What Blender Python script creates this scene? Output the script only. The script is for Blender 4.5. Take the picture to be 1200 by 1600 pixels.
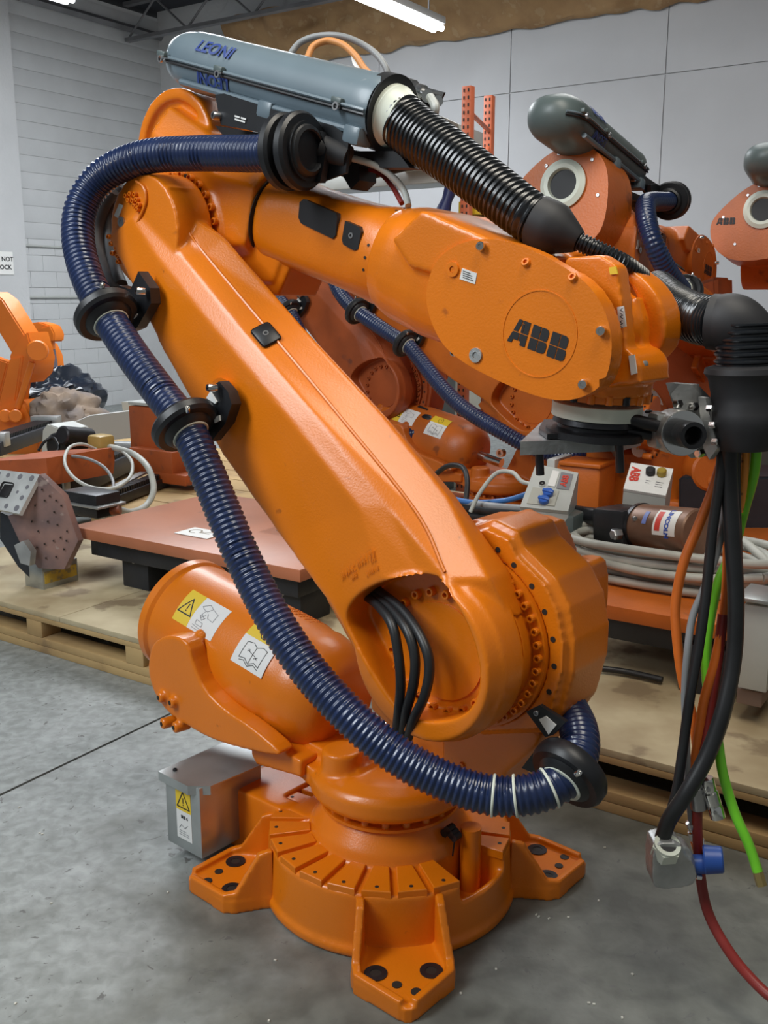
import bpy, bmesh, math, random
from math import sin, cos, pi, radians, atan, tan, sqrt
from mathutils import Vector as V, Matrix, Euler
from mathutils.geometry import delaunay_2d_cdt
random.seed(7)
for o in list(bpy.data.objects): bpy.data.objects.remove(o)
SC = bpy.context.scene
COL = SC.collection
# ---------------------------------------------------------------- camera
FPX, YH, CH = 1540.0, 462.0, 1.5
PITCH = atan((800 - YH) / FPX)
cam = bpy.data.cameras.new('camera'); camo = bpy.data.objects.new('camera', cam); COL.objects.link(camo)
camo.location = (0, 0, CH); camo.rotation_euler = (pi/2 - PITCH, 0, 0)
cam.sensor_fit = 'VERTICAL'; cam.sensor_height = 32; cam.lens = 32 * FPX / 1600
cam.clip_start = .05; cam.clip_end = 100
SC.camera = camo
# ---------------------------------------------------------------- world, light, exposure
SC.view_settings.view_transform = 'Standard'; SC.view_settings.look = 'None'
SC.view_settings.gamma = 1; SC.view_settings.use_curve_mapping = False
SC.view_settings.exposure = 0.0
w = bpy.data.worlds.new('world'); SC.world = w; w.use_nodes = True
w.node_tree.nodes['Background'].inputs[0].default_value = (.90, .95, .95, 1)
w.node_tree.nodes['Background'].inputs[1].default_value = .17
AX1 = V((.5548, .8320, 0)); AX2 = V((.8320, -.5548, 0))   # the two directions of the building
def area_light(name, loc, aim, sx, sy, power, colr):
    l = bpy.data.lights.new(name, 'AREA'); l.shape = 'RECTANGLE'; l.size = sx; l.size_y = sy; l.energy = power; l.color = colr
    o = bpy.data.objects.new(name, l); COL.objects.link(o); o.location = loc
    o.rotation_euler = (V(aim) - V(loc)).to_track_quat('-Z', 'Y').to_euler(); return o
area_light('hall_light_left', (-3.2, .6, 4.4), (0, 2.6, .6), 1.3, 3.2, 215, (.90, .96, 1))
area_light('hall_light_overhead', (.6, 1.4, 4.5), (.3, 2.6, 0), 1.0, 3.0, 100, (1, .94, .82))
area_light('hall_light_far', (-2.0, 9.0, 4.6), (-2.0, 9.2, 0), 3.0, 3.0, 330, (.92, .96, 1))
area_light('hall_light_middle', (1.6, 6.2, 4.6), (1.2, 6.4, 0), 3.0, 1.5, 75, (.96, .96, .95))
# ---------------------------------------------------------------- pixel to place
def ray(x, y):
    dx = (x - 600) / FPX; dy = (800 - y) / FPX
    return V((dx, cos(PITCH) + dy * sin(PITCH), -sin(PITCH) + dy * cos(PITCH)))
CAM = V((0, 0, CH))
def D(x, y, d): r = ray(x, y); return CAM + r * (d / r.y)          # point at horizontal distance d
def G(x, y, z=0): r = ray(x, y); return CAM + r * ((z - CH) / r.z)  # point at height z
RB = V((.015, 2.32, 0)); TH = radians(40)                          # the robot's base and heading
RF = V((cos(TH), -sin(TH), 0)); RN = V((-sin(TH), -cos(TH), 0))
def P(x, y, s):                                                    # robot frame: on its vertical plane at side offset s
    r = ray(x, y); t = ((RB + s * RN - CAM).dot(RN)) / r.dot(RN); q = CAM + r * t - RB
    return V((q.dot(RF), -s, q.z))
def L(u, s, z): return V((u, -s, z))
def W2R(p): q = p - RB; return V((q.dot(RF), -q.dot(RN), q.z))
def R2W(p): return RB + RF * p.x - RN * p.y + V((0, 0, p.z))
# ---------------------------------------------------------------- materials
MATS = {}
def mat(name, c, rough=.5, metal=0., noise=0., nscale=8., bump=0., bscale=60., coat=0., c2=None, spec=.5, emit=0., wear=0., wearc=(.1,.08,.06), wscale=3., wth=.62):
    if name in MATS: return MATS[name]
    m = bpy.data.materials.new(name); m.use_nodes = True; nt = m.node_tree; N = nt.nodes; K = nt.links
    b = N['Principled BSDF']
    b.inputs['Roughness'].default_value = rough; b.inputs['Metallic'].default_value = metal
    b.inputs['Specular IOR Level'].default_value = spec
    if coat: b.inputs['Coat Weight'].default_value = coat; b.inputs['Coat Roughness'].default_value = .12
    tc = N.new('ShaderNodeTexCoord'); src = None
    def nz(scale, detail=4):
        n = N.new('ShaderNodeTexNoise'); n.inputs['Scale'].default_value = scale; n.inputs['Detail'].default_value = detail
        K.new(tc.outputs['Object'], n.inputs['Vector']); return n
    def mix(fac, a, bb):
        x = N.new('ShaderNodeMix'); x.data_type = 'RGBA'
        K.new(fac, x.inputs[0])
        for i, q in ((6, a), (7, bb)):
            if isinstance(q, tuple): x.inputs[i].default_value = (*q[:3], 1)
            else: K.new(q, x.inputs[i])
        return x.outputs[2]
    cc = tuple(c)
    b.inputs['Base Color'].default_value = (*c, 1)
    if noise or c2:
        n = nz(nscale); d = c2 or tuple(v * (1 - noise) for v in c)
        r = N.new('ShaderNodeValToRGB'); r.color_ramp.elements[0].position = .38; r.color_ramp.elements[1].position = .66
        K.new(n.outputs[0], r.inputs[0]); src = mix(r.outputs[0], cc, d)
    if wear:
        n = nz(wscale, 8); r = N.new('ShaderNodeValToRGB'); r.color_ramp.elements[0].position = wth; r.color_ramp.elements[1].position = wth + .06
        r.color_ramp.elements[1].color = (wear, wear, wear, 1)
        K.new(n.outputs[0], r.inputs[0]); src = mix(r.outputs[0], src or cc, wearc)
    if src is not None: K.new(src, b.inputs['Base Color'])
    if bump:
        n = nz(bscale, 3); bp = N.new('ShaderNodeBump'); bp.inputs['Strength'].default_value = bump; bp.inputs['Distance'].default_value = .004
        K.new(n.outputs[0], bp.inputs['Height']); K.new(bp.outputs[0], b.inputs['Normal'])
    if emit: b.inputs['Emission Color'].default_value = (*c, 1); b.inputs['Emission Strength'].default_value = emit
    MATS[name] = m; return m
M_OR = mat('orange_paint', (.79, .198, .004), .33, noise=.12, nscale=3, bump=.12, bscale=220, coat=.15, wear=.5, wearc=(.22, .05, .012), wscale=22, wth=.70)
M_OR2 = mat('shaded_worn_orange_paint', (.58, .135, .012), .42, noise=.22, nscale=4, bump=.2, bscale=120, wear=.6, wearc=(.12, .035, .015), wscale=9, wth=.64)  # main orange paint darkened, standing for shade on the robots behind
M_OR3 = mat('dull_red_orange_paint', (.44, .095, .022), .5, noise=.25, nscale=5, bump=.2, bscale=90, wear=.6, wearc=(.10, .04, .03), wscale=7, wth=.62)  # dull orange of the slabs; also puts shade into the rearmost robot's colour
M_PINK = mat('sheen_paled_orange_paint', (.46, .16, .075), .38, noise=.18, nscale=3, bump=.1, bscale=60, wear=.4, wearc=(.16, .06, .04), wscale=9, wth=.66)  # pinkish paleness stands for the glossy reflection on the platform top
M_BLUE = mat('navy_hose_plastic', (.012, .026, .088), .30, noise=.3, nscale=6, coat=.3)
M_BLK = mat('black_plastic', (.012, .013, .016), .42, noise=.3, nscale=12)
M_BLKH = mat('black_corrugated_plastic', (.010, .012, .015), .28, coat=.2)
M_RUB = mat('black_rubber', (.02, .02, .023), .6, noise=.3, nscale=20)
M_DM = mat('dark_steel', (.05, .05, .055), .38, .7, noise=.3, nscale=9, bump=.2)
M_ST = mat('bolt_steel', (.42, .42, .43), .32, .95)
M_CHR = mat('bright_chrome', (.75, .75, .74), .15, 1.)
M_ALU = mat('cast_aluminium', (.48, .49, .49), .42, .7, noise=.25, nscale=14, bump=.3, bscale=90)
M_GALV = mat('galvanised_sheet', (.50, .53, .53), .33, .75, noise=.2, nscale=7, bump=.08, bscale=30)
M_GREY = mat('grey_blue_plastic', (.15, .20, .235), .38, noise=.12, nscale=5, coat=.15, wear=.4, wearc=(.40, .42, .42), wscale=14, wth=.72)
M_GRN = mat('grey_green_plastic', (.10, .13, .13), .4, noise=.15, nscale=5)
M_LGREY = mat('light_grey_enamel', (.50, .52, .50), .4, noise=.12, nscale=6, wear=.5, wearc=(.18, .17, .15), wscale=9, wth=.66)
M_WHITE = mat('white_plastic', (.72, .76, .66), .45, noise=.08, nscale=8)
M_LBL = mat('white_label', (.78, .78, .76), .5)
M_YEL = mat('yellow_label', (.80, .56, .03), .5)
M_INK = mat('black_ink', (.012, .012, .014), .55)
M_INKG = mat('grey_ink', (.16, .16, .18), .6)
M_INKB = mat('blue_ink', (.03, .06, .24), .5)
M_RED = mat('red_ink', (.62, .05, .03), .5)
M_BLUEP = mat('blue_knob_plastic', (.03, .12, .50), .35)
M_HOLE = mat('bolt_hole_shadow_metal', (.02, .014, .010), .7)
M_WOOD = mat('pallet_wood', (.50, .34, .15), .75, c2=(.36, .23, .10), nscale=3, bump=.35, bscale=24, wear=.5, wearc=(.20, .13, .07), wscale=6, wth=.62)
M_PLY = mat('plywood_sheet', (.52, .44, .28), .7, c2=(.34, .26, .15), nscale=3.2, bump=.3, bscale=16, wear=.75, wearc=(.20, .14, .08), wscale=5, wth=.57)
# ---------------------------------------------------------------- object helpers
def link(name, me, m=None, parent=None, smooth=35):
    o = bpy.data.objects.new(name, me)
    if m is not None and len(me.materials) == 0: me.materials.append(m)
    COL.objects.link(o)
    if parent is not None: o.parent = parent
    if smooth is not None and len(me.polygons):
        me.polygons.foreach_set('use_smooth', [True] * len(me.polygons))
        me.set_sharp_from_angle(angle=radians(smooth))
    return o
def obj(name, bm, m=None, parent=None, smooth=35):
    me = bpy.data.meshes.new(name); bmesh.ops.recalc_face_normals(bm, faces=bm.faces[:]); bm.to_mesh(me); bm.free()
    return link(name, me, m, parent, smooth)
def tag(o, label, cat, group=None, kind=None):
    o['label'] = label; o['category'] = cat
    if group: o['group'] = group
    if kind: o['kind'] = kind
    return o
def empty(name, loc, rz=0, label=None, cat=None, group=None):
    o = bpy.data.objects.new(name, None); COL.objects.link(o); o.location = loc; o.rotation_euler = (0, 0, rz); o.empty_display_size = .1
    if label: tag(o, label, cat, group)
    return o
def struct(name, bm, m, parent=None, smooth=35):
    o = obj(name, bm, m, parent, smooth); o['kind'] = 'structure'; return o
def dup(o, parent=None):
    c = o.copy(); COL.objects.link(c); c.parent = parent
    for ch in list(o.children): dup(ch, c)
    return c
NB = bmesh.new
def frame(z, up=V((0, 0, 1))):
    z = V(z).normalized(); x = up.cross(z)
    if x.length < 1e-4: x = V((1, 0, 0)).cross(z)
    if x.length < 1e-4: x = V((0, 1, 0)).cross(z)
    x.normalize(); return x, z.cross(x), z
def mtx(o, x, y, z):
    return Matrix(((x.x, y.x, z.x, o.x), (x.y, y.y, z.y, o.y), (x.z, y.z, z.z, o.z), (0, 0, 0, 1)))
def box(bm, c, size, M=None, bev=0., rot=None):
    v = bmesh.ops.create_cube(bm, size=1)['verts']; T = Matrix.Translation(V(c))
    if rot is not None: T = T @ Euler(rot).to_matrix().to_4x4()
    T = T @ Matrix.Diagonal((*size, 1))
    if M is not None: T = M @ T
    bmesh.ops.transform(bm, matrix=T, verts=v)
    if bev:
        e = list({e for q in v for e in q.link_edges}); bmesh.ops.bevel(bm, geom=e, offset=bev, segments=2, affect='EDGES', profile=.5)
def grid_faces(bm, rings, close=True, cap=True, wrap=False):
    n = len(rings[0])
    R = rings + ([rings[0]] if wrap else [])
    for a, b in zip(R[:-1], R[1:]):
        for i in range(n if close else n - 1):
            j = (i + 1) % n
            q = [a[i], a[j], b[j], b[i]]
            q2 = []
            for t in q:
                if t not in q2: q2.append(t)
            if len(q2) > 2:
                try: bm.faces.new(q2)
                except ValueError: pass
    if cap and not wrap:
        for r in (rings[0], rings[-1]):
            if len(set(r)) > 2:
                try: bm.faces.new(r)
                except ValueError: pass
def loft(bm, secs, cap=True, close=True, wrap=False):
    grid_faces(bm, [[bm.verts.new(p) for p in s] for s in secs], close, cap, wrap)
def lathe(bm, prof, o, axis, seg=32, M=None, a0=0., a1=2*pi):
    x, y, z = frame(axis); full = abs(a1 - a0 - 2*pi) < 1e-6; secs = []
    n = seg if full else seg + 1
    for r, h in prof:
        if r < 1e-6: v = bm.verts.new(o + z * h); secs.append([v] * n)
        else: secs.append([bm.verts.new(o + (x * cos(a0 + (a1-a0) * i / seg) + y * sin(a0 + (a1-a0) * i / seg)) * r + z * h) for i in range(n)])
    grid_faces(bm, secs, full, True)
def cyl(bm, a, b, r, seg=20, r2=None, bev=0.):
    a = V(a); b = V(b); h = (b - a).length; r2 = r if r2 is None else r2
    pr = [(0, 0), (r, 0), (r2, h), (0, h)] if not bev else [(0, 0), (r - bev, 0), (r, bev), (r2, h - bev), (r2 - bev, h), (0, h)]
    lathe(bm, pr, a, b - a, seg)
def ring(bm, o, axis, ri, ro, h, seg=28):
    x, y, z = frame(axis); secs = []
    for r, t in ((ri, 0), (ro, 0), (ro, h), (ri, h)):
        secs.append([bm.verts.new(V(o) + (x * cos(2*pi*i/seg) + y * sin(2*pi*i/seg)) * r + z * t) for i in range(seg)])
    grid_faces(bm, secs, True, False, True)
def crom(pts, n=10):
    pts = [V(p) for p in pts]; out = []
    q = [pts[0] * 2 - pts[1]] + pts + [pts[-1] * 2 - pts[-2]]
    for i in range(1, len(q) - 2):
        for k in range(n):
            t = k / n; a, b, c, d = q[i-1:i+3]
            out.append(.5 * ((2*b) + (c - a)*t + (2*a - 5*b + 4*c - d)*t*t + (3*b - a - 3*c + d)*t**3))
    out.append(pts[-1]); return out
def resample(path, step):
    out = [path[0].copy()]; acc = 0
    for a, b in zip(path[:-1], path[1:]):
        l = (b - a).length; 
        if l < 1e-9: continue
        t = step - acc
        while t <= l + 1e-9: out.append(a.lerp(b, t / l)); t += step
        acc = l - (t - step)
    return out
def sweep(bm, path, rad, seg=12, cap=True):
    n = len(path); t0 = (path[1] - path[0]).normalized(); x, y, _ = frame(t0); secs = []
    for i in range(n):
        t = (path[min(i+1, n-1)] - path[max(i-1, 0)]).normalized()
        x = (x - t * x.dot(t)).normalized(); y = t.cross(x); r = rad(i) if callable(rad) else rad
        secs.append([path[i] + (x * cos(2*pi*k/seg) + y * sin(2*pi*k/seg)) * r for k in range(seg)])
    loft(bm, secs, cap)
def tube(bm, pts, r, seg=10, n=8): sweep(bm, crom(pts, n), r, seg)
def hose(bm, pts, r, pitch=.0105, depth=.0038, seg=28, rf=None):
    p = resample(crom(pts, 14), pitch / 4); pat = (0, 0, 1, 1)
    sweep(bm, p, lambda i: (rf(i / len(p)) if rf else r) - depth * pat[i % 4], seg); return p
def chaikin(pts, n=2, closed=True):
    for _ in range(n):
        o = []; m = len(pts)
        for i in range(m if closed else m - 1):
            a, b = pts[i], pts[(i+1) % m]; o += [a * .75 + b * .25, a * .25 + b * .75]
        pts = o
    return pts
def prism(bm, pts, off, bev=0.):            # pts: 3-D outline, off: extrusion vector
    a = [bm.verts.new(p) for p in pts]; b = [bm.verts.new(V(p) + off) for p in pts]
    f = [bm.faces.new(a), bm.faces.new(b[::-1])]; n = len(a)
    for i in range(n): f.append(bm.faces.new((a[i], b[i], b[(i+1) % n], a[(i+1) % n])))
    if bev:
        es = list({e for e in f[1].edges}); bmesh.ops.bevel(bm, geom=es, offset=bev, segments=3, affect='EDGES', profile=.5)
def bake(o):
    bpy.context.view_layer.update(); dg = bpy.context.evaluated_depsgraph_get()
    me = bpy.data.meshes.new_from_object(o.evaluated_get(dg)); old = o.data; o.modifiers.clear(); o.data = me
    bpy.data.meshes.remove(old); return me
def cast(name, bm, cut=None, voxel=.006, it=4, m=None, parent=None, smooth=60, remesh=True, solver='FAST', v2=None, selfx=False):
    """a rounded casting: union of the closed solids in bm, less the solids in cut"""
    o = obj(name, bm, m, None, None)
    if remesh:
        r = o.modifiers.new('r', 'REMESH'); r.mode = 'VOXEL'; r.voxel_size = voxel; r.adaptivity = 0
    if cut is not None:
        c = obj('cut', cut, m, None, None)
        if remesh: bake(o)
        b = o.modifiers.new('b', 'BOOLEAN'); b.operation = 'DIFFERENCE'; b.object = c; b.solver = solver; b.use_self = selfx
        bake(o); bpy.data.objects.remove(c)
        if remesh:
            r = o.modifiers.new('r', 'REMESH'); r.mode = 'VOXEL'; r.voxel_size = v2 or voxel
    if it:
        s = o.modifiers.new('s', 'SMOOTH'); s.iterations = it; s.factor = .5
    me = bake(o); bpy.data.objects.remove(o); me.name = name
    return link(name, me, m, parent, smooth)
def bolt(bm, o, axis, r=.008, h=.008, sock=True):
    lathe(bm, [(0, -.004), (r, -.004), (r, h * .85), (r * .9, h), (r * .55, h), (r * .5, h * .3), (0, h * .3)] if sock else [(0, -.004), (r, -.004), (r, h*.8), (r*.8, h), (0, h)], V(o), axis, 12 if sock else 6)
def text_mesh(s, size, ext=.0006, bold=.0, shear=0.):
    c = bpy.data.curves.new('t', 'FONT'); c.body = s; c.size = size; c.extrude = ext; c.offset = bold; c.shear = shear
    c.align_x = 'CENTER'; c.align_y = 'CENTER'; c.resolution_u = 3
    o = bpy.data.objects.new('t', c); COL.objects.link(o); bpy.context.view_layer.update()
    me = bpy.data.meshes.new_from_object(o.evaluated_get(bpy.context.evaluated_depsgraph_get()))
    bpy.data.objects.remove(o); bpy.data.curves.remove(c); me.materials.clear(); return me
def text(name, s, size, M, m, parent=None, **k):
    me = text_mesh(s, size, **k); me.transform(M); return link(name, me, m, parent, None)
ABBP = [[(0,0),(.26,0),(.30,.17),(.62,.17),(.62,0),(.90,0),(.90,1),(.55,1)], None]
def abb_logo(name, M, hgt, m, parent, ext=.0008):
    """three block capitals with the fine cross cut through each"""
    bm = NB(); g = .018
    def piece(poly, x0):
        pts = [V((x0 + x, y, 0)) for x, y in poly]; prism(bm, pts, V((0, 0, ext / hgt)))
    # A : slanted left side, stem right, cut by a vertical and a horizontal gap
    piece([(-.02,0),(.20,0),(.24,.16),(.46,.16),(.46,.46),(.135,.46)], 0)
    piece([(.50,0),(.86,0),(.86,.46),(.50,.46)][:4], 0) if False else piece([(.50,.16),(.60,.16),(.60,0),(.86,0),(.86,.46),(.50,.46)], 0)
    piece([(.15,.50),(.36,.50),(.46,.84),(.46,1.0),(.30,1.0)], 0); piece([(.50,.50),(.60,.50),(.60,.86),(.50,.86)], 0); piece([(.62,.50),(.86,.50),(.86,1),(.50,1),(.50,.88),(.62,.88)], 0)
    for x0 in (1.0, 1.92):
        piece([(0,0),(.38,0),(.38,.46),(0,.46)], x0)
        piece([(.42,0),(.66,0),(.78,.05),(.82,.15),(.82,.34),(.76,.46),(.42,.46)], x0)
        piece([(0,.50),(.38,.50),(.38,1),(0,1)], x0)
        piece([(.42,.50),(.74,.50),(.78,.60),(.78,.86),(.72,.96),(.62,1),(.42,1)], x0)
    bmesh.ops.transform(bm, matrix=M @ Matrix.Diagonal((hgt, hgt, hgt, 1)) @ Matrix.Translation((-1.37, -.5, 0)), verts=bm.verts[:])
    return obj(name, bm, m, parent, None)
def face_m(o, right, up):                    # matrix whose x is right, y is up
    x = V(right).normalized(); z = x.cross(V(up)).normalized(); return mtx(V(o), x, z.cross(x), z)
# ================================================================ the building
def uvmat_wall():
    m = bpy.data.materials.new('painted_block_wall'); m.use_nodes = True; nt = m.node_tree; N = nt.nodes; K = nt.links; b = N['Principled BSDF']
    tc = N.new('ShaderNodeTexCoord'); n = N.new('ShaderNodeTexNoise'); n.inputs['Scale'].default_value = .55; n.inputs['Detail'].default_value = 5
    K.new(tc.outputs['Object'], n.inputs['Vector'])
    r = N.new('ShaderNodeValToRGB'); r.color_ramp.elements[0].color = (.47, .48, .49, 1); r.color_ramp.elements[1].color = (.60, .61, .62, 1)
    r.color_ramp.elements[0].position = .3; r.color_ramp.elements[1].position = .65
    K.new(n.outputs[0], r.inputs[0]); K.new(r.outputs[0], b.inputs['Base Color']); b.inputs['Roughness'].default_value = .8
    n2 = N.new('ShaderNodeTexNoise'); n2.inputs['Scale'].default_value = 30; K.new(tc.outputs['Object'], n2.inputs['Vector'])
    bp = N.new('ShaderNodeBump'); bp.inputs['Strength'].default_value = .3; bp.inputs['Distance'].default_value = .01
    K.new(n2.outputs[0], bp.inputs['Height']); K.new(bp.outputs[0], b.inputs['Normal']); return m
M_WALL = uvmat_wall()
def floor_mat():
    m = bpy.data.materials.new('worn_concrete'); m.use_nodes = True; nt = m.node_tree; N = nt.nodes; K = nt.links; b = N['Principled BSDF']
    tc = N.new('ShaderNodeTexCoord')
    def nz(s, d, dist=0):
        n = N.new('ShaderNodeTexNoise'); n.inputs['Scale'].default_value = s; n.inputs['Detail'].default_value = d; n.inputs['Distortion'].default_value = dist
        K.new(tc.outputs['Object'], n.inputs['Vector']); return n.outputs[0]
    def ramp(i, p0, c0, p1, c1):
        r = N.new('ShaderNodeValToRGB'); e = r.color_ramp.elements; e[0].position = p0; e[1].position = p1; e[0].color = (*c0, 1); e[1].color = (*c1, 1)
        K.new(i, r.inputs[0]); return r.outputs[0]
    def mix(f, a, c, t='MIX'):
        x = N.new('ShaderNodeMix'); x.data_type = 'RGBA'; x.blend_type = t
        for i, q in ((0, f), (6, a), (7, c)):
            if isinstance(q, (int, float)): x.inputs[i].default_value = q
            elif isinstance(q, tuple): x.inputs[i].default_value = (*q, 1)
            else: K.new(q, x.inputs[i])
        return x.outputs[2]
    base = ramp(nz(1.3, 6, .6), .30, (.125, .130, .114), .70, (.190, .196, .176))
    fine = ramp(nz(11, 8, .3), .35, (.62, .62, .62), .7, (1.12, 1.12, 1.12))
    c = mix(1., base, fine, 'MULTIPLY')
    # paler towards the back left: brighter light there painted into the slab colour
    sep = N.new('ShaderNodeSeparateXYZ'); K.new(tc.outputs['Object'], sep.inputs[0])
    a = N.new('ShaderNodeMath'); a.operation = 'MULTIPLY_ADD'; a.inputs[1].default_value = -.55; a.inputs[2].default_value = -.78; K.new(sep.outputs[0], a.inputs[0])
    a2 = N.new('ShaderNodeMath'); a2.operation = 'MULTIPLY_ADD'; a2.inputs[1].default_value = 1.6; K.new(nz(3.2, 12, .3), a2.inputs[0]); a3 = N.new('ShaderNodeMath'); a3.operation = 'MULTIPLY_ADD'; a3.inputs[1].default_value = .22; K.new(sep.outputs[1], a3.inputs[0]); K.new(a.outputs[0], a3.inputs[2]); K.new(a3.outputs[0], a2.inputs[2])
    light_msk = ramp(a2.outputs[0], .55, (0, 0, 0), 1.6, (1, 1, 1))
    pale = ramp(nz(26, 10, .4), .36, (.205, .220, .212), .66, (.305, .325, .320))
    c = mix(light_msk, c, pale)
    # dark scratches and flecks
    v = N.new('ShaderNodeTexNoise'); v.inputs['Scale'].default_value = 20; v.inputs['Detail'].default_value = 9; v.inputs['Distortion'].default_value = 2.2; K.new(tc.outputs['Object'], v.inputs['Vector'])
    c = mix(ramp(v.outputs[0], .655, (0, 0, 0), .69, (1, 1, 1)), c, (.11, .11, .105))
    K.new(c, b.inputs['Base Color'])
    K.new(ramp(nz(4, 6), .3, (.42,)*3, .7, (.66,)*3), b.inputs['Roughness'])
    bp = N.new('ShaderNodeBump'); bp.inputs['Strength'].default_value = .25; bp.inputs['Distance'].default_value = .004
    K.new(nz(45, 6), bp.inputs['Height']); K.new(bp.outputs[0], b.inputs['Normal']); return m
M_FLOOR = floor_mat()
M_JOINT = mat('joint_filler', (.025, .025, .025), .9)
CORNER = V((-3.14, 14.8, 0))
# floor with a sawn joint left open
bm = NB()
j0 = G(-200, 1338); j1 = G(262, 1117); jd = (j1 - j0).normalized(); jn = V((-jd.y, jd.x, 0)); jw = .006
A0 = j0 - jd * 6; A1 = j1 + jd * 9
def quad(bm, a, b, c, d): return bm.faces.new([bm.verts.new(q) for q in (a, b, c, d)])
for sgn, far in ((1, 16), (-1, 12)):
    q = [A0 + jn * jw * sgn, A1 + jn * jw * sgn, A1 + jn * far * sgn, A0 + jn * far * sgn]
    quad(bm, *q); lo = V((0, 0, -.02)); quad(bm, q[0], q[1], q[1] + lo, q[0] + lo)
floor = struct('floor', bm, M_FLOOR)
bm = NB(); quad(bm, A0 - jn * .02 + V((0, 0, -.012)), A1 - jn * .02 + V((0, 0, -.012)), A1 + jn * .02 + V((0, 0, -.012)), A0 + jn * .02 + V((0, 0, -.012)))
obj('joint_filler', bm, M_JOINT, floor)
debris = NB(); rr0 = random.Random(21)
for x, y in ((838, 1430), (842, 1433), (858, 1436), (888, 1434), (935, 1408), (775, 1515), (720, 1553), (920, 1568), (928, 1570), (972, 1591), (945, 1325), (988, 1523), (66, 1304), (62, 1302), (262, 1395), (420, 1596), (30, 1262), (80, 1412), (430, 1501), (24, 1569)):
    q = G(x, y); a_ = rr0.uniform(0, 6); box(debris, q + V((0, 0, .0015)), (.006, .004, .003), None, 0, (0, 0, a_))
o = obj('floor_grit', debris, mat('pale_grit', (.55, .54, .48), .7)); tag(o, 'tiny pale chips scattered on the concrete around the robot base', 'grit', kind='stuff')
# walls
def wall_slab(name, a, b, z0, z1, nrm, t=.2, m=M_WALL):
    bm = NB(); prism(bm, [a + V((0,0,z0)), b + V((0,0,z0)), b + V((0,0,z1)), a + V((0,0,z1))], nrm * t); return struct(name, bm, m)
wl = wall_slab('wall_left', CORNER - AX1 * 12, CORNER + AX1 * .2, -.02, 5.25, -AX2)
wb = wall_slab('wall_back', CORNER, CORNER + AX2 * 14, -.02, 5.9, AX1)
# block courses: blocks proud of the wall, joints recessed, where they can be told apart (lower left wall)
M_BLOCK = mat('painted_block', (.57, .585, .595), .8, noise=.06, nscale=3, bump=.25, bscale=35)
bm0 = NB(); box(bm0, (0, 0, 0), (.396, .010, .196), bev=.003)
blk = bpy.data.meshes.new('block'); bm0.to_mesh(blk); bm0.free(); blk.materials.append(M_BLOCK)
ang = math.atan2(AX1.y, AX1.x); nb = 0
for row in range(11):
    for k in range(24):
        t = -1.0 - k * .4 - (.2 if row % 2 else 0)
        c = CORNER + AX1 * t + AX2 * .006 + V((0, 0, .1 + row * .2))
        o = bpy.data.objects.new('block', blk); COL.objects.link(o); o.parent = wl; o.location = c; o.rotation_euler = (0, 0, ang); nb += 1
bm = NB()
for row in range(11, 26):      # higher courses: only the bed joints show
    box(bm, (0, 0, row * .2 + .1), (11.0, .010, .1985), mtx(CORNER - AX1 * 5.4 + AX2 * .006, AX1, -AX2, V((0, 0, 1))), .004)
o = obj('block_courses', bm, M_BLOCK, wl); o['kind'] = 'stuff'
# pilaster at the frame's left edge, with its notice
pc = CORNER - AX1 * 1.62
def LWp(x, y, off=0.):          # point on the left wall plane
    r = ray(x, y); t = ((CORNER + AX2 * off - CAM).dot(AX2)) / r.dot(AX2); return CAM + r * t
pr_ = LWp(28, 450, .0); 
bm = NB(); c0 = pr_.copy(); c0.z = 0
prism(bm, [c0, c0 + AX2 * .22, c0 - AX1 * 4 + AX2 * .22, c0 - AX1 * 4], V((0, 0, 5.2)))
pil = struct('trim_1', bm, M_WALL)
def LW2(x, y): return LWp(x, y, .225)
nt_ = empty('notice', LW2(6, 411) , 0, 'white paper notice on the left wall reading DO NOT BLOCK', 'sign')
M_ = face_m(V((0, 0, 0)), AX1, V((0, 0, 1))); 
bm = NB(); box(bm, (-.05, 0, .002), (.36, .27, .004), M_); obj('sheet', bm, M_LBL, nt_, None)
text('lettering', 'DO NOT', .075, M_ @ Matrix.Translation((-.02, .045, .005)), M_INK, nt_, bold=.002)
text('lettering', 'BLOCK', .075, M_ @ Matrix.Translation((-.02, -.05, .005)), M_INK, nt_, bold=.002)
# conduits along the left wall
for y, r in ((464, .018), (387, .014)):
    bm = NB(); a = LWp(112, y, .03); a = a + AX1 * 1.2; b = LWp(112, y, .03) - AX1 * 9
    a.z = b.z = LWp(112, y, .03).z; cyl(bm, a, b, r, 10)
    tag(obj('conduit', bm, M_LGREY), ('lower grey pipe running along the white block wall' if y == 464 else 'upper thin grey pipe running along the white block wall'), 'conduit')
# back wall board joints
def BWp(x, y, off=0.):
    r = ray(x, y); t = ((CORNER - AX1 * off - CAM).dot(AX1)) / r.dot(AX1); return CAM + r * t
M_BOARD = mat('wall_board_paint', (.57, .58, .60), .75, noise=.07, nscale=1.2)
def board(name, x0, x1, z0, z1):   # boards fixed to the back wall, their joints open
    bm = NB(); g = .006; a = CORNER + AX2 * (x0 + g) - AX1 * 0; b = CORNER + AX2 * (x1 - g)
    prism(bm, [a + V((0,0,z0+g)), b + V((0,0,z0+g)), b + V((0,0,z1-g)), a + V((0,0,z1-g))], -AX1 * .02); return obj(name, bm, M_BOARD, wb, None)
def bx_(x, y): return (BWp(x, y) - CORNER).dot(AX2)
xA = bx_(799, 110); xB = bx_(1036, 200); zm = BWp(799, 146).z
stp = xB - xA
for k in range(-2, 3):
    x0 = xA + k * stp
    x0c = max(x0, 0.02)
    if x0 + stp < .1: continue
    board('wall_board', x0c, x0 + stp, zm, 4.62); board('wall_board', x0c, x0 + stp, 0.02, zm)
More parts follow.
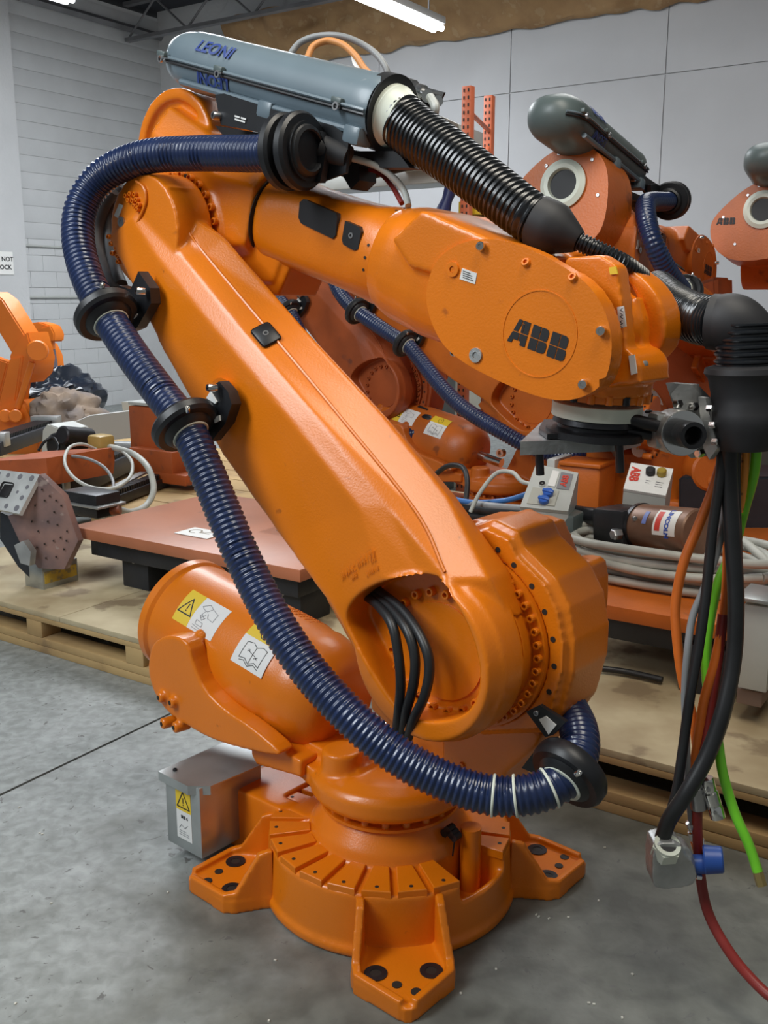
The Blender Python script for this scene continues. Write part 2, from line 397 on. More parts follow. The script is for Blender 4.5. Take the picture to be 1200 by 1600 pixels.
# ceiling deck, insulation, joists
M_DECK = mat('dark_roof_deck', (.035, .038, .05), .8, noise=.3, nscale=2)
M_JST = mat('grey_steel_joist', (.22, .22, .23), .55, .3, noise=.3, nscale=3)
bm = NB(); c1 = CORNER - AX2 * .3 + AX1 * .3 + V((0, 0, 5.38)); 
box(bm, (6.5, -6.4, 0), (14.5, 13, .1), mtx(c1, AX2, AX1, V((0, 0, 1))) )
struct('ceiling', bm, M_DECK)
M_INS = mat('kraft_insulation', (.36, .22, .10), .8, c2=(.27, .155, .07), nscale=4, bump=.9, bscale=9, wear=.35, wearc=(.50, .37, .21), wscale=8, wth=.58)
bm = NB(); nx, nz_ = 110, 22; x0, x1 = 1.55, 12.0; zl = 4.34
secs = []
rr = random.Random(3)
from mathutils import noise as mn
for i in range(nx + 1):
    x = x0 + (x1 - x0) * i / nx; row = []
    for j in range(nz_ + 1):
        t = j / nz_; z = zl + t * .58; out = .14 + .30 * t ** 1.5
        d = mn.noise(V((x * 2.2, z * 2.6, 1))) * .16 + mn.noise(V((x * 6, z * 6, 4))) * .07
        if j == 0: out = .03; z += mn.noise(V((x * 3, 0, 9))) * .05; d = 0
        row.append(CORNER + AX2 * x - AX1 * (out + d + .04) + V((0, 0, z + (mn.noise(V((x * 4, t * 3, 7))) * .04 if j < 3 else 0))))
    secs.append(row)
loft(bm, secs, False, False)
tag(obj('roof_insulation', bm, M_INS, None, 80), 'brown kraft paper insulation sagging under the roof above the back wall', 'insulation', kind='stuff')
def joist(a, b, depth, label, zt):       # open web joist: two chords and zigzag web
    e = empty('roof_joist', a, 0, label, 'joist'); d = b - a; ln = d.length; d.normalize()
    for nm, z in (('top_chord', 0), ('bottom_chord', -depth)):
        bm = NB(); box(bm, (0, 0, 0), (ln, .09, .045), mtx(d * ln / 2 + V((0, 0, z)), d, V((0,0,1)).cross(d), V((0, 0, 1)))); obj(nm, bm, M_JST, e, None)
    n = max(2, int(ln / .55)); 
    for k in range(n):
        p = d * (ln * k / n) + V((0, 0, 0 if k % 2 else -depth)); q = d * (ln * (k + 1) / n) + V((0, 0, -depth if k % 2 else 0))
        bm = NB(); cyl(bm, p, q, .014, 6); obj('web_rod', bm, M_JST, e)
    return e
for i, (off, lab) in enumerate(((-.62, 'roof joist nearest the far back wall, pale grey chords'), (-3.1, 'second roof joist in from the back wall, crossing above the grey hose housing'), (-5.2, 'third roof joist in from the back wall at the top edge'))):
    a = CORNER + AX1 * off + AX2 * .05 + V((0, 0, 5.28)); joist(a, a + AX2 * 10, .44, lab, 0)
bm = NB(); a = LWp(100, 0, .06); b = CORNER + AX2 * .06 + V((0, 0, 5.0)); a = CORNER - AX1 * 9 + AX2 * .06 + V((0, 0, 5.0))
cyl(bm, a, b, .05, 4); struct('trim_2', bm, M_JST)
# fluorescent fittings
M_TUBE = mat('lit_fluorescent_tube', (.93, .97, 1.0), .5, emit=9.)
def strip(end, label, ln=2.4):
    e = empty('fluorescent_light', end, math.atan2(AX1.y, AX1.x), label, 'ceiling light', 'fluorescent fittings under the roof')
    bm = NB(); box(bm, (-ln/2, 0, .07), (ln, .16, .07), bev=.01); obj('housing', bm, M_LBL, e)
    for s in (-.045, .045):
        bm = NB(); cyl(bm, (-ln + .02, s, .0), (-.02, s, 0), .03, 10); obj('tube', bm, M_TUBE, e)
    for x in (-.2, -ln + .2):
        bm = NB(); cyl(bm, (x, 0, .1), (x, 0, .6), .008, 6); obj('hanger', bm, M_JST, e)
    return e
strip(D(686, 46, 10.6), 'lit white double tube light hanging near the top edge, right of the grey hose housing')
strip(D(112, 2, 10.4), 'lit white tube light hanging over the left wall, just above the top edge')
# ================================================================ the main robot
ROB = empty('industrial_robot', RB, -TH, 'large bright orange six axis robot in the foreground, elbow raised, wrist down', 'robot arm')
AX2C = V((.32, 0, .78)); EC = V((-.60, 0, 1.655))
UD = V((cos(radians(15.8)), 0, -sin(radians(15.8)))); UE = V((sin(radians(15.8)), 0, cos(radians(15.8)))); UO = V((-.60, 0, 1.757))
def U(x, s, e): return UO + UD * x + UE * e + V((0, -s, 0))
JOINT = {}                                  # part -> joint it moves with (for copies in another pose)
def part(o, j): JOINT[o.name] = j; return o
def rot2(a, r, z=0): return V((r * cos(a), r * sin(a), z))
# ---- base ring
bm = NB()
lathe(bm, [(0, 0), (.322, 0), (.326, .006), (.326, .022), (.318, .03), (.312, .155), (.306, .160), (.2, .160), (.205, .165), (.196, .19), (.172, .225), (.155, .25), (0, .25)], V((0,0,0)), V((0,0,1)), 96)
box(bm, (-.36, 0, .09), (.22, .30, .18)); box(bm, (-.30, 0, .165), (.25, .26, .02))
cut = NB(); a0 = radians(-18); a1 = radians(14)
prism(cut, [rot2(a0, .205, .06), rot2(a0, .296, .06)] + [rot2(a0 + (a1 - a0) * k / 6, .296, .06) for k in range(1, 6)] + [rot2(a1, .296, .06)] + [rot2(a1 - (a1 - a0) * k / 6, .205, .06) for k in range(0, 6)], V((0, 0, .2)))
prism(cut, [rot2(a0, .285, .115), rot2(a0, .37, .115), rot2(a1, .37, .115), rot2(a1, .285, .115)], V((0, 0, .2)))
box(cut, (-.27, -.02, .18), (.05, .14, .07))
base = part(cast('base', bm, cut, .0055, 3, M_OR, ROB, solver='EXACT', selfx=True), 'base')
bm = NB(); cyl(bm, rot2(radians(9), .232, .055), rot2(radians(9), .232, .225), .026, 20); obj('post', bm, M_OR, base)
# wedge pads on the rim
bm = NB()
def wedge(bm, ri, ro, wi, wo, z0, z1): 
    prism(bm, [V((ri, -wi, z0)), V((ro, -wo, z0)), V((ro, wo, z0)), V((ri, wi, z0))], V((0, 0, z1 - z0)), .003)
wedge(bm, .205, .309, .020, .034, .150, .172); 
lathe(bm, [(0, .1715), (.005, .1715), (.005, .1728), (0, .1728)], V((.292, 0, 0)), V((0, 0, 1)), 8)
padm = bpy.data.meshes.new('rim_pad'); bmesh.ops.recalc_face_normals(bm, faces=bm.faces[:]); 
hole_faces = [f for f in bm.faces if len(f.verts) <= 8 and (f.calc_center_median() - V((.292, 0, .1722))).length < .006]
padm.materials.append(M_OR); padm.materials.append(M_HOLE)
for f in hole_faces: f.material_index = 1
bm.to_mesh(padm); bm.free()
for k in range(17):
    a = radians(-46 - 25 + 4.4 - 17.2 * 0) if False else radians(-25 - 15.6 * k)
    if a < radians(-275): break
    o = bpy.data.objects.new('rim_pad', padm); COL.objects.link(o); o.parent = base; o.rotation_euler = (0, 0, a)
for k in (1.05, 2.1):
    o = bpy.data.objects.new('rim_pad', padm); COL.objects.link(o); o.parent = base; o.rotation_euler = (0, 0, radians(4 + 14 * k))
# ---- feet
bm = NB()
ol = [(.27, .10), (.33, .103), (.395, .118), (.425, .112), (.512, .022), (.520, .008), (.520, -.008), (.512, -.022), (.425, -.112), (.395, -.118), (.33, -.103), (.27, -.10)]
prism(bm, [V((x, y, 0)) for x, y in ol], V((0, 0, .034)))
def strip_wall(bm, a, b, w, z1a, z1b):
    a = V(a); b = V(b); d = (b - a).normalized(); n = V((-d.y, d.x, 0)) * w
    vs = [a - n, b - n, b + n, a + n]; zs = [z1a, z1b, z1b, z1a]
    lo = [bm.verts.new(v) for v in vs]; hi = [bm.verts.new(v + V((0, 0, z))) for v, z in zip(vs, zs)]
    bm.faces.new(lo); bm.faces.new(hi[::-1])
    for i in range(4): bm.faces.new((lo[i], hi[i], hi[(i+1) % 4], lo[(i+1) % 4]))
for s in (1, -1):
    strip_wall(bm, (.30, .090 * s, 0), (.335, .093 * s, 0), .010, .160, .150)
    strip_wall(bm, (.333, .093 * s, 0), (.392, .106 * s, 0), .010, .150, .056)
    strip_wall(bm, (.388, .106 * s, 0), (.422, .102 * s, 0), .010, .056, .050)
    strip_wall(bm, (.418, .104 * s, 0), (.510, .012 * s, 0), .009, .050, .048)
foot = cast('foot', bm, None, .004, 3, M_OR, ROB)
JOINT[foot.name] = 'base'; foot.rotation_euler = (0, 0, radians(-46))
feet = [foot]
for k in (1, 2, 3):
    o = foot.copy(); COL.objects.link(o); o.rotation_euler = (0, 0, radians(-46 + 90 * k)); feet.append(o); JOINT[o.name] = 'base'
for o in feet:
    for (x, y, r) in ((.405, .062, .026), (.405, -.062, .026)):
        bm = NB(); ring(bm, V((x, y, .0345)), V((0, 0, 1)), .013, r, .0022, 24); obj('bushing', bm, M_DM, o)
        bm = NB(); cyl(bm, V((x, y, .034)), V((x, y, .0355)), .0135, 16); obj('bolt_hole', bm, M_HOLE, o)
    for (x, y, r) in ((.445, -.018, .011), (.470, .022, .012)):
        bm = NB(); cyl(bm, V((x, y, .034)), V((x, y, .0362)), r, 16); obj('bolt_hole', bm, M_HOLE, o)
# ---- connection box at the rear of the base
cb = W2R(G(316, 1343, .03)); cbl = W2R(G(268, 1325, .03)); 
u1 = cb.x; s1 = -cb.y; u0 = u1 - .145; s0 = s1 - .22; zt = .235
bm = NB(); box(bm, ((u0 + u1) / 2, -(s0 + s1) / 2, (.03 + zt) / 2), (u1 - u0, s1 - s0, zt - .03), bev=.003)
cbx = part(obj('connection_box', bm, M_GALV, ROB), 'base')
bm = NB(); o_ = [L(u0 - .012, s1 + .012, zt), L(u1 - .03, s1 + .014, zt), L(u1 + .016, s1 - .025, zt), L(u1 + .03, s0 + .02, zt), L(u1 - .02, s0 - .05, zt), L(u0 - .012, s0 - .05, zt)]
prism(bm, o_, V((0, 0, .004))); prism(bm, [o_[0], o_[1], o_[1] + V((0, .002, 0)), o_[0] + V((0, .002, 0))], V((0, 0, -.022))); prism(bm, [o_[1], o_[2], o_[2] + V((-.002, .002, 0)), o_[1] + V((-.002, .002, 0))], V((0, 0, -.022)))
obj('lid', bm, M_GALV, cbx)
for q in (L(u0 + .02, s1 - .02, zt + .004), L(u1 + .012, s0 + .0, zt + .004)):
    bm = NB(); bolt(bm, q, V((0, 0, 1)), .006, .006); obj('screw', bm, M_DM, cbx)
def flat_map(o, right, up): 
    n = right.normalized().cross(up.normalized())
    return lambda x, y, h=0.: o + right.normalized() * x + up.normalized() * y + n * h
def patch(name, f, x0, x1, y0, y1, m, parent, h=.0008, nx=8, ny=8):
    bm = NB(); g = [[bm.verts.new(f(x0 + (x1 - x0) * i / nx, y0 + (y1 - y0) * j / ny, h)) for i in range(nx + 1)] for j in range(ny + 1)]
    g2 = [[bm.verts.new(f(x0 + (x1 - x0) * i / nx, y0 + (y1 - y0) * j / ny, 0)) for i in range(nx + 1)] for j in range(ny + 1)]
    for G_, rv in ((g, 0), (g2, 1)):
        for j in range(ny):
            for i in range(nx):
                q = [G_[j][i], G_[j][i+1], G_[j+1][i+1], G_[j+1][i]]; bm.faces.new(q[::-1] if rv else q)
    bd = lambda q: q[0] + [r[-1] for r in q[1:]] + q[-1][-2::-1] + [r[0] for r in q[-2:0:-1]]
    a, b = bd(g), bd(g2)
    for i in range(len(a)): bm.faces.new((a[i], b[i], b[(i+1) % len(a)], a[(i+1) % len(a)]))
    return obj(name, bm, m, parent)
def ink(name, f, segs, wd, m, parent, h=.0016):       # line drawing: list of polylines in label coordinates
    bm = NB()
    for pl in segs:
        for a, b in zip(pl[:-1], pl[1:]):
            a = V((*a, 0)); b = V((*b, 0)); d = (b - a)
            if d.length < 1e-6: continue
            d.normalize(); n = V((-d.y, d.x, 0)) * wd / 2; a2 = a - d * wd * .3; b2 = b + d * wd * .3; k = max(1, int((b - a).length / .012))
            for i in range(k):
                p, q = a2.lerp(b2, i / k), a2.lerp(b2, (i + 1) / k)
                bm.faces.new([bm.verts.new(f(v.x, v.y, h)) for v in (p - n, q - n, q + n, p + n)])
    return obj(name, bm, m, parent, None)
def text_on(name, s, size, f, x, y, m, parent, bold=.0, h=.0014, rot=0., shear=0.):
    me = text_mesh(s, size, .0003, bold, shear); me.transform(Matrix.Rotation(rot, 4, 'Z'))
    for v in me.vertices: v.co = f(x + v.co.x, y + v.co.y, h + max(0, v.co.z))
    return link(name, me, m, parent, None)
def warn_label(f, w, hh, parent, robot=True, vertical=False):
    """yellow field with a warning triangle, white field with a small line drawing"""
    lb = patch('warning_label', f, 0, w, 0, hh, M_LBL, parent)
    if vertical: yx0, yy0, yx1, yy1 = 0, hh * .58, w, hh
    else: yx0, yy0, yx1, yy1 = 0, 0, w * .38, hh
    patch('yellow_field', lambda x, y, h=0.: f(x, y, h + .0005), yx0, yx1, yy0, yy1, M_YEL, lb, h=.0006)
    cx, cy = (yx0 + yx1) / 2, (yy0 + yy1) / 2; r = min(yx1 - yx0, yy1 - yy0) * .42
    ink('triangle', f, [[(cx - r, cy - r * .8), (cx + r, cy - r * .8), (cx, cy + r), (cx - r, cy - r * .8)], [(cx, cy + r * .3), (cx, cy - r * .25)], [(cx, cy - r * .5), (cx, cy - r * .42)]], r * .14, M_INK, lb)
    return lb
cw = .09; fb = flat_map(L(u0 + .045, s1 + .0, .062), V((1, 0, 0)), V((0, 0, 1)))
lb = warn_label(fb, .062, .145, cbx, vertical=True)
text_on('lettering', 'IRB 6', .013, fb, .034, .066, M_INK, lb, .0004)
ink('drawing', fb, [[(.010, .03), (.02, .042), (.034, .034), (.046, .046)], [(.010, .018), (.05, .018)], [(.010, .012), (.05, .012)], [(.012, .024), (.04, .024)]], .0014, M_INKG, lb)
# ---- neck bolts between base and turntable
bm = NB(); cyl(bm, V((0, 0, .245)), V((0, 0, .275)), .15, 40); part(obj('neck', bm, M_OR, ROB), 'base')
bm = NB()
for k in range(20): bolt(bm, rot2(2*pi*k/20, .162, .248), V((0, 0, 1)), .010, .014)
cyl(bm, V((0, 0, .24)), V((0, 0, .2475)), .178, 40)
part(obj('neck_bolts', bm, M_OR, ROB), 'base')
# ---- turntable
bm = NB()
lathe(bm, [(0, .27), (.19, .27), (.205, .285), (.205, .322), (.192, .338), (.15, .35), (0, .35)], V((0,0,0)), V((0,0,1)), 64)
prism(bm, [L(-.12, .16, .29), L(-.40, .13, .325), L(-.46, .10, .325), L(-.46, -.14, .325), L(-.1, -.19, .29)], V((0, 0, .05)))
prism(bm, [L(-.10, .17, .30), L(-.40, .10, .34), L(-.44, .10, .38), L(-.30, .10, .39), L(0, .12, .36)], V((0, .24, 0)))
cyl(bm, V((-.06, -.115, .33)), V((-.06, -.115, .40)), .055, 28, .05)
pil = [P(690, 1150, .10), P(735, 1128, .10), P(800, 1108, .10), P(822, 1116, .10), P(846, 1150, .10), P(838, 1168, .10), P(790, 1208, .10), P(762, 1250, .10), P(690, 1255, .10)]
prism(bm, pil, V((0, .20, 0)))
prism(bm, [L(.02, .02, .34), L(.2, .02, .34), L(.34, .02, .62), L(.16, .02, .62)], V((0, .16, 0)))
cyl(bm, P(752, 1170, .10) + V((0, .06, -.05)), P(752, 1240, .10) + V((0, .06, 0)), .03, 20)
turn = part(cast('turntable', bm, None, .006, 4, M_OR, ROB), 'turn')
bm = NB()
for x, y in ((722, 1196), (735, 1213)): bolt(bm, P(x, y, .10), V((0, -1, 0)), .008, .006)
obj('bolts', bm, M_OR, turn)
# black plug with two prongs hanging at the neck
sp_ = next(k * .005 for k in range(70, 0, -1) if (lambda q: sqrt(q.x**2 + q.y**2) < .205)(P(704, 1302, k * .005))); pl = P(704, 1302, sp_); bm = NB(); 
for dx, dz in ((-.012, .0), (.008, .004), (-.002, .012), (.016, -.002)): cyl(bm, pl + V((dx, .012, dz)), pl + V((dx, -.012, dz)), .010, 10)
for dx in (-.014, .014): cyl(bm, pl + V((dx, 0, 0)), pl + V((dx - .004, -.004, -.055)), .0022, 6)
part(obj('connector_plug', bm, M_BLK, ROB), 'base')
# ---- axis 2 frame: bolted ring housing
S2 = .12
fr = [P(x, y, S2) for x, y in ((732, 836), (760, 826), (796, 844), (806, 868), (820, 882), (852, 914), (872, 956), (880, 1004), (878, 1052), (862, 1110), (840, 1140))]
for k in range(1, 12):
    a = radians(-65 - k * 17.5); fr.append(AX2C + V((.215 * cos(a), -S2, .215 * sin(a))))
bm = NB(); prism(bm, fr, V((0, .02, 0)))
def grow(pts, c, g): return [c + (p - c) * g for p in pts]
cy_ = AX2C + V((0, -S2, 0))
prism(bm, [p + V((0, .018, 0)) for p in grow(fr, cy_, 1.07)], V((0, .15, 0)))
prism(bm, [P(x, y, -.02) for x, y in ((735, 812), (783, 812), (838, 824), (850, 850), (862, 880), (800, 900), (735, 900))], V((0, .12, 0)))
cut = NB(); cyl(cut, cy_ - V((0, .05, 0)), cy_ + V((0, .022, 0)), .197, 64)
frame2 = part(cast('axis_housing', bm, cut, .005, 3, M_OR, ROB), 'turn')
bm = NB(); cyl(bm, cy_ + V((0, .03, 0)), cy_ + V((0, -.012, 0)), .1972, 64); cyl(bm, cy_, cy_ - V((0, .075, 0)), .168, 64, bev=.004); ring(bm, cy_ - V((0, .05, 0)), V((0, -1, 0)), .16, .1735, .006, 64)
obj('gearbox', bm, M_OR, frame2)
bm0 = NB(); bolt(bm0, V((0, 0, 0)), V((0, -1, 0)), .0085, .012)
boltm = bpy.data.meshes.new('ring_bolt'); bmesh.ops.recalc_face_normals(bm0, faces=bm0.faces[:]); bm0.to_mesh(boltm); bm0.free(); boltm.materials.append(M_OR)
def bolt_circle(c, r, a0, a1, n, parent, scale=1., skip=()):
    for k in range(n):
        if k in skip: continue
        a = radians(a0 + (a1 - a0) * k / (n - 1)); o = bpy.data.objects.new('ring_bolt', boltm); COL.objects.link(o)
        o.parent = parent; o.location = c + V((r * cos(a), 0, r * sin(a))); o.scale = (scale,) * 3
bolt_circle(cy_ - V((0, .012, 0)), .1835, -70, 70, 17, frame2)
bm = NB()
for x, y in ((761, 853), (778, 859), (803, 883), (831, 916), (851, 956), (864, 999), (866, 1041), (858, 1081)):
    q = P(x, y, S2); bm = NB(); cyl(bm, q + V((0, .01, 0)), q - V((0, .0012, 0)), .0062, 12); obj('tapped_hole', bm, M_HOLE, frame2)
bm = NB(); prism(bm, chaikin([P(x, y, -.03) for x, y in ((850, 890), (862, 880), (908, 878), (922, 892), (922, 968), (908, 974), (900, 988), (850, 990))], 1), V((0, .085, 0)), .0)
prism(bm, [P(x, y, -.02) for x, y in ((862, 884), (884, 870), (900, 880), (880, 905))], V((0, .05, 0)))
part(cast('motor_housing', bm, None, .004, 2, M_OR, ROB), 'turn')
# small black bracket with white label under the ring
q = [P(x, y, .16) for x, y in ((822, 1112), (843, 1102), (884, 1128), (865, 1148), (852, 1152))]
bm = NB(); prism(bm, q, V((0, .012, 0)), .002); br = part(obj('hose_bracket', bm, M_BLK, ROB), 'turn')
f = flat_map(P(850, 1146, .162), (P(870, 1126, .162) - P(846, 1120, .162)) , V((0, 0, 1)))
bm = NB(); prism(bm, [P(x, y, .163) for x, y in ((842, 1124), (853, 1119), (869, 1133), (857, 1148))], V((0, .002, 0))); obj('label', bm, M_LBL, br)
bm = NB(); bolt(bm, P(839, 1114, .16), V((0, -1, 0)), .006, .005); obj('screw', bm, M_ST, br)
# ---- lower arm
A_ = [(168, 372), (196, 425), (255, 550), (345, 708), (440, 842), (517, 948), (577, 1056)]
B_ = [(204, 338), (243, 398), (330, 508), (450, 652), (560, 792), (598, 907), (640, 985)]
B2 = [(236, 326), (283, 398), (372, 508), (497, 652), (606, 792), (655, 898), (700, 980)]
C_ = [(260, 318), (320, 398), (412, 508), (532, 652), (650, 800), (700, 905), (748, 1010)]
D_ = [(290, 322), (352, 372), (470, 508), (603, 652), (700, 775), (764, 904), (803, 1005)]
sA = [.242, .25, .262, .275, .287, .30, .302]
bm = NB(); secs = []
for i in range(7):
    a = P(*A_[i], sA[i]); b = P(*B_[i], sA[i]); b2 = P(*B2[i], sA[i] - .018); c = P(*C_[i], sA[i] - (.035, .055, .055, .052, .042, .018, .010)[i]); d = P(*D_[i], (.15, .15, .15, .155, .175, .225, .238)[i])
    if i == 6:
        ck_ = lambda an_, s_, r_: L(.32 + r_ * cos(radians(an_)), s_, .78 + r_ * sin(radians(an_)))
        b, b2, c, d = ck_(100, .301, .172), ck_(75, .300, .174), ck_(45, .29, .176), ck_(30, .20, .184)
    an = V((a.x, -.155, a.z)); secs.append([a, b, b2, c, d, V((d.x - .01, -.13, d.z - .01)), V((an.x + .01, -.13, an.z + .01)), an])
top = EC.copy()
lo = AX2C.copy()
loft(bm, secs)
# elbow end and hip end discs
cyl(bm, V((EC.x, -.13, EC.z)), V((EC.x, -.235, EC.z)), .142, 64, .135)
h0 = [secs[0][k] for k in (0, 1, 2, 3, 4)]
prism(bm, [V((EC.x + .142 * cos(radians(a)), -.14, EC.z + .142 * sin(radians(a)))) for a in (215, 120, 45)] + [V((secs[0][4].x, -.14, secs[0][4].z)), V((secs[0][0].x, -.14, secs[0][0].z))], V((0, -.085, 0)))
cyl(bm, V((lo.x, -.19, lo.z)), V((lo.x, -.262, lo.z)), .186, 96); cyl(bm, V((lo.x, -.255, lo.z)), V((lo.x, -.30, lo.z)), .184, 96, .172)
prism(bm, [P(x, y, .215) for x, y in ((505, 930), (560, 1030), (590, 1085), (600, 1120), (660, 1140), (740, 1100), (760, 930), (690, 860))], V((0, .03, 0)))
prism(bm, [P(x, y, .28) for x, y in ((517, 945), (578, 1062), (578, 1108), (625, 1152), (660, 1150), (640, 1100), (600, 1050), (560, 985), (560, 930))], V((0, .08, 0)))
cut = NB()
op = [P(x, y, .30) for x, y in ((536, 962), (560, 926), (606, 905), (652, 899), (682, 906), (705, 934), (727, 970), (744, 1016), (750, 1058), (744, 1092), (729, 1115), (700, 1128), (655, 1128), (622, 1110), (590, 1065), (556, 1005))]
prism(cut, [p + V((0, -.05, 0)) for p in chaikin(op, 2)], V((0, .125, 0)))
arm = part(cast('lower_arm', bm, cut, .005, 8, M_OR, ROB, solver='EXACT', v2=.0035), 'arm')
S_F = .225
cF = P(690, 1017, S_F); rF = (P(690, 1017, S_F) - P(713, 1112, S_F)).length * .98
bm = NB(); cyl(bm, V((cF.x, -.20, cF.z)), V((cF.x, -S_F - .004, cF.z)), rF * .82, 64); obj('hub_plate', bm, M_OR, arm)
bolt_circle(V((cF.x, -S_F, cF.z)), rF, -115, 245, 21, arm, 1.15)
# weld line along the front and black cap
def on_arm(t, k, kk, f_):   # between rails k and kk, t = 0..4 along
    i = min(int(t), 4); r = t - i; a = secs_[i][k].lerp(secs_[i+1][k], r); b = secs_[i][kk].lerp(secs_[i+1][kk], r); return a.lerp(b, f_)
secs_ = secs
bm = NB(); sweep(bm, crom([on_arm(t, 3, 4, .0) + V((.001, -.0005, .001)) for t in (0.6, 1, 2, 3, 4, 4.9)], 10), .0035, 6); obj('seam_line', bm, M_OR, arm)
c0 = on_arm(2.12, 2, 3, .75); dx = (on_arm(2.5, 2, 3, .5) - on_arm(1.9, 2, 3, .5)).normalized(); dy = (on_arm(2.12, 2, 3, 1) - on_arm(2.12, 2, 3, 0)).normalized(); dz = dx.cross(dy).normalized()
if dz.y > 0: dz = -dz
bm = NB(); box(bm, (0, 0, 0), (.062, .05, .012), mtx(c0 + dz * .003, dx, dz.cross(dx), dz), .008); cap = obj('rubber_cap', bm, M_BLK, arm)
bm = NB(); ring(bm, c0 + dz * .009, dz, .004, .007, .001, 16); obj('stud', bm, M_ST, cap)
# cast part number, raised
ra = (P(575, 870, .305) - P(537, 893, .305)); fn = flat_map(P(556, 882, .3015), P(577, 852, .30) - P(535, 885, .30), V((-.3, 0, 1)))
text_on('cast_number', '3HAC 032177', .020, fn, 0, 0, M_OR, arm, .0003, .001)
fn2 = flat_map(P(580, 872, .3015), P(577, 852, .30) - P(535, 885, .30), V((-.3, 0, 1)))
text_on('cast_number', '02', .018, fn2, 0, 0, M_OR, arm, .0003, .001)
fn3 = flat_map(P(580, 892, .3015), P(577, 852, .30) - P(535, 885, .30), V((-.3, 0, 1)))
text_on('cast_number', '170312', .014, fn3, 0, 0, M_OR, arm, .0003, .001)
fn4 = flat_map(P(552, 900, .3015), P(577, 852, .30) - P(535, 885, .30), V((-.3, 0, 1)))
text_on('cast_number', '002', .014, fn4, 0, 0, M_OR, arm, .0003, .001)
# elbow end details on the near face
sE = .236
for (x, y) in ((199, 306), (206, 303), (213, 304), (203, 313), (210, 314), (216, 312), (212, 322), (217, 327), (219, 320), (172, 370), (176, 381), (184, 388), (178, 396), (186, 400), (187, 409)):
    o = bpy.data.objects.new('ring_bolt', boltm); COL.objects.link(o); o.parent = arm; o.location = P(x, y, sE); o.scale = (.72,) * 3
bm = NB(); q = P(191, 347, sE); ring(bm, q, V((0, -1, 0)), .006, .013, .005, 20); cyl(bm, q, q + V((0, -.003, 0)), .006, 12); obj('drain_plug', bm, M_ST, arm)
bm = NB(); prism(bm, [P(x, y, sE + .001) for x, y in ((186, 318), (192, 321), (184, 341), (178, 337))], V((0, .002, 0))); obj('label', bm, M_LBL, arm)
bm = NB(); sweep(bm, crom([P(x, y, sE + .002) for x, y in ((213, 283), (224, 292), (228, 306), (226, 322), (215, 348))], 8), .004, 8); obj('cover_edge', bm, M_OR, arm)
# ---- elbow casting on the upper arm
bm = NB()
d0 = V((-.698, 0, 1.868))
cyl(bm, d0 + V((0, .10, 0)), d0 - V((0, .035, 0)), .158, 64); ring(bm, d0 - V((0, .03, 0)), V((0, -1, 0)), .128, .158, .022, 64)
cyl(bm, EC + V((0, .12, 0)), EC - V((0, .12, 0)), .155, 64)
loft(bm, [[U(x, s * hs, e * he + eo) for s, e in ((1, .6), (.6, 1), (-.6, 1), (-1, .6), (-1, -.6), (-.6, -1), (.6, -1), (1, -.6))] for x, hs, he, eo in ((-.14, .12, .17, .02), (.0, .118, .16, .0), (.12, .115, .15, -.02), (.235, .112, .118, 0), (.26, .108, .11, 0))])
prism(bm, [L(-.72, .07, 1.62), L(-.46, .07, 1.50), L(-.30, .07, 1.50), L(-.22, .07, 1.62), L(-.3, .07, 1.75), L(-.7, .07, 1.9)], V((0, .14, 0)))
prism(bm, [P(x, y, .08) for x, y in ((300, 300), (350, 290), (430, 300), (440, 400), (425, 440), (380, 440), (310, 380))], V((0, .12, 0)))
elb = part(cast('elbow_housing', bm, None, .006, 5, M_OR, ROB), 'upper')
bolt_circle(EC - V((0, .118, 0)), .143, -5, 110, 9, elb, 1.1)
bm = NB()
for x, y in ((280, 273), (301, 277), (322, 296), (337, 327), (243, 268)):
    q = P(x, y, .10); bm = NB(); cyl(bm, q + V((0, .03, 0)), q - V((0, .024, 0)), .006, 10); obj('tapped_hole', bm, M_HOLE, elb)
# rear of the housing: hollow axis 4 gear with its white collar
rc = U(-.14, 0, .03); bm = NB(); ring(bm, rc, -UD, .052, .092, .02, 48); obj('collar', bm, M_WHITE, elb); bm = NB(); cyl(bm, rc, rc - UD * .004, .06, 32); obj('hollow', bm, M_INK, elb)
abb_logo('maker_logo', face_m(U(-.147, .0, -.10), V((0, 1, 0)), UE), .035, M_INK, elb)
# ---- upper arm tube
def rsec(x, hs, he, p=.5, n=28, eo=0.):
    o = []
    for k in range(n):
        a = 2*pi*k/n; c_, s_ = cos(a), sin(a); o.append(U(x, hs * math.copysign(abs(c_)**p, c_), eo + he * math.copysign(abs(s_)**p, s_)))
    return o
bm = NB(); loft(bm, [rsec(x, a, b, p, 40, eo) for x, a, b, p, eo in ((.262, .100, .104, .9, 0), (.285, .106, .108, .85, 0), (.30, .104, .106, .75, 0), (.36, .100, .100, .6, 0), (.52, .100, .100, .6, 0), (.60, .106, .106, .75, 0), (.625, .112, .112, .9, 0), (.66, .112, .112, .95, 0))])
tb = part(obj('arm_tube', bm, M_OR, ROB), 'upper')
bm = NB(); lathe(bm, [(.1095, 0), (.112, .001), (.112, .003), (.1095, .004)], U(.262, 0, 0), UD, 48); obj('gap_seam', bm, M_HOLE, tb)
def tube_patch(x, y):
    """hit of a ray on the flank of the tube"""
    best = None
    for i in range(60):
        s = .10 - .0 * i; q = P(x, y, s); return q
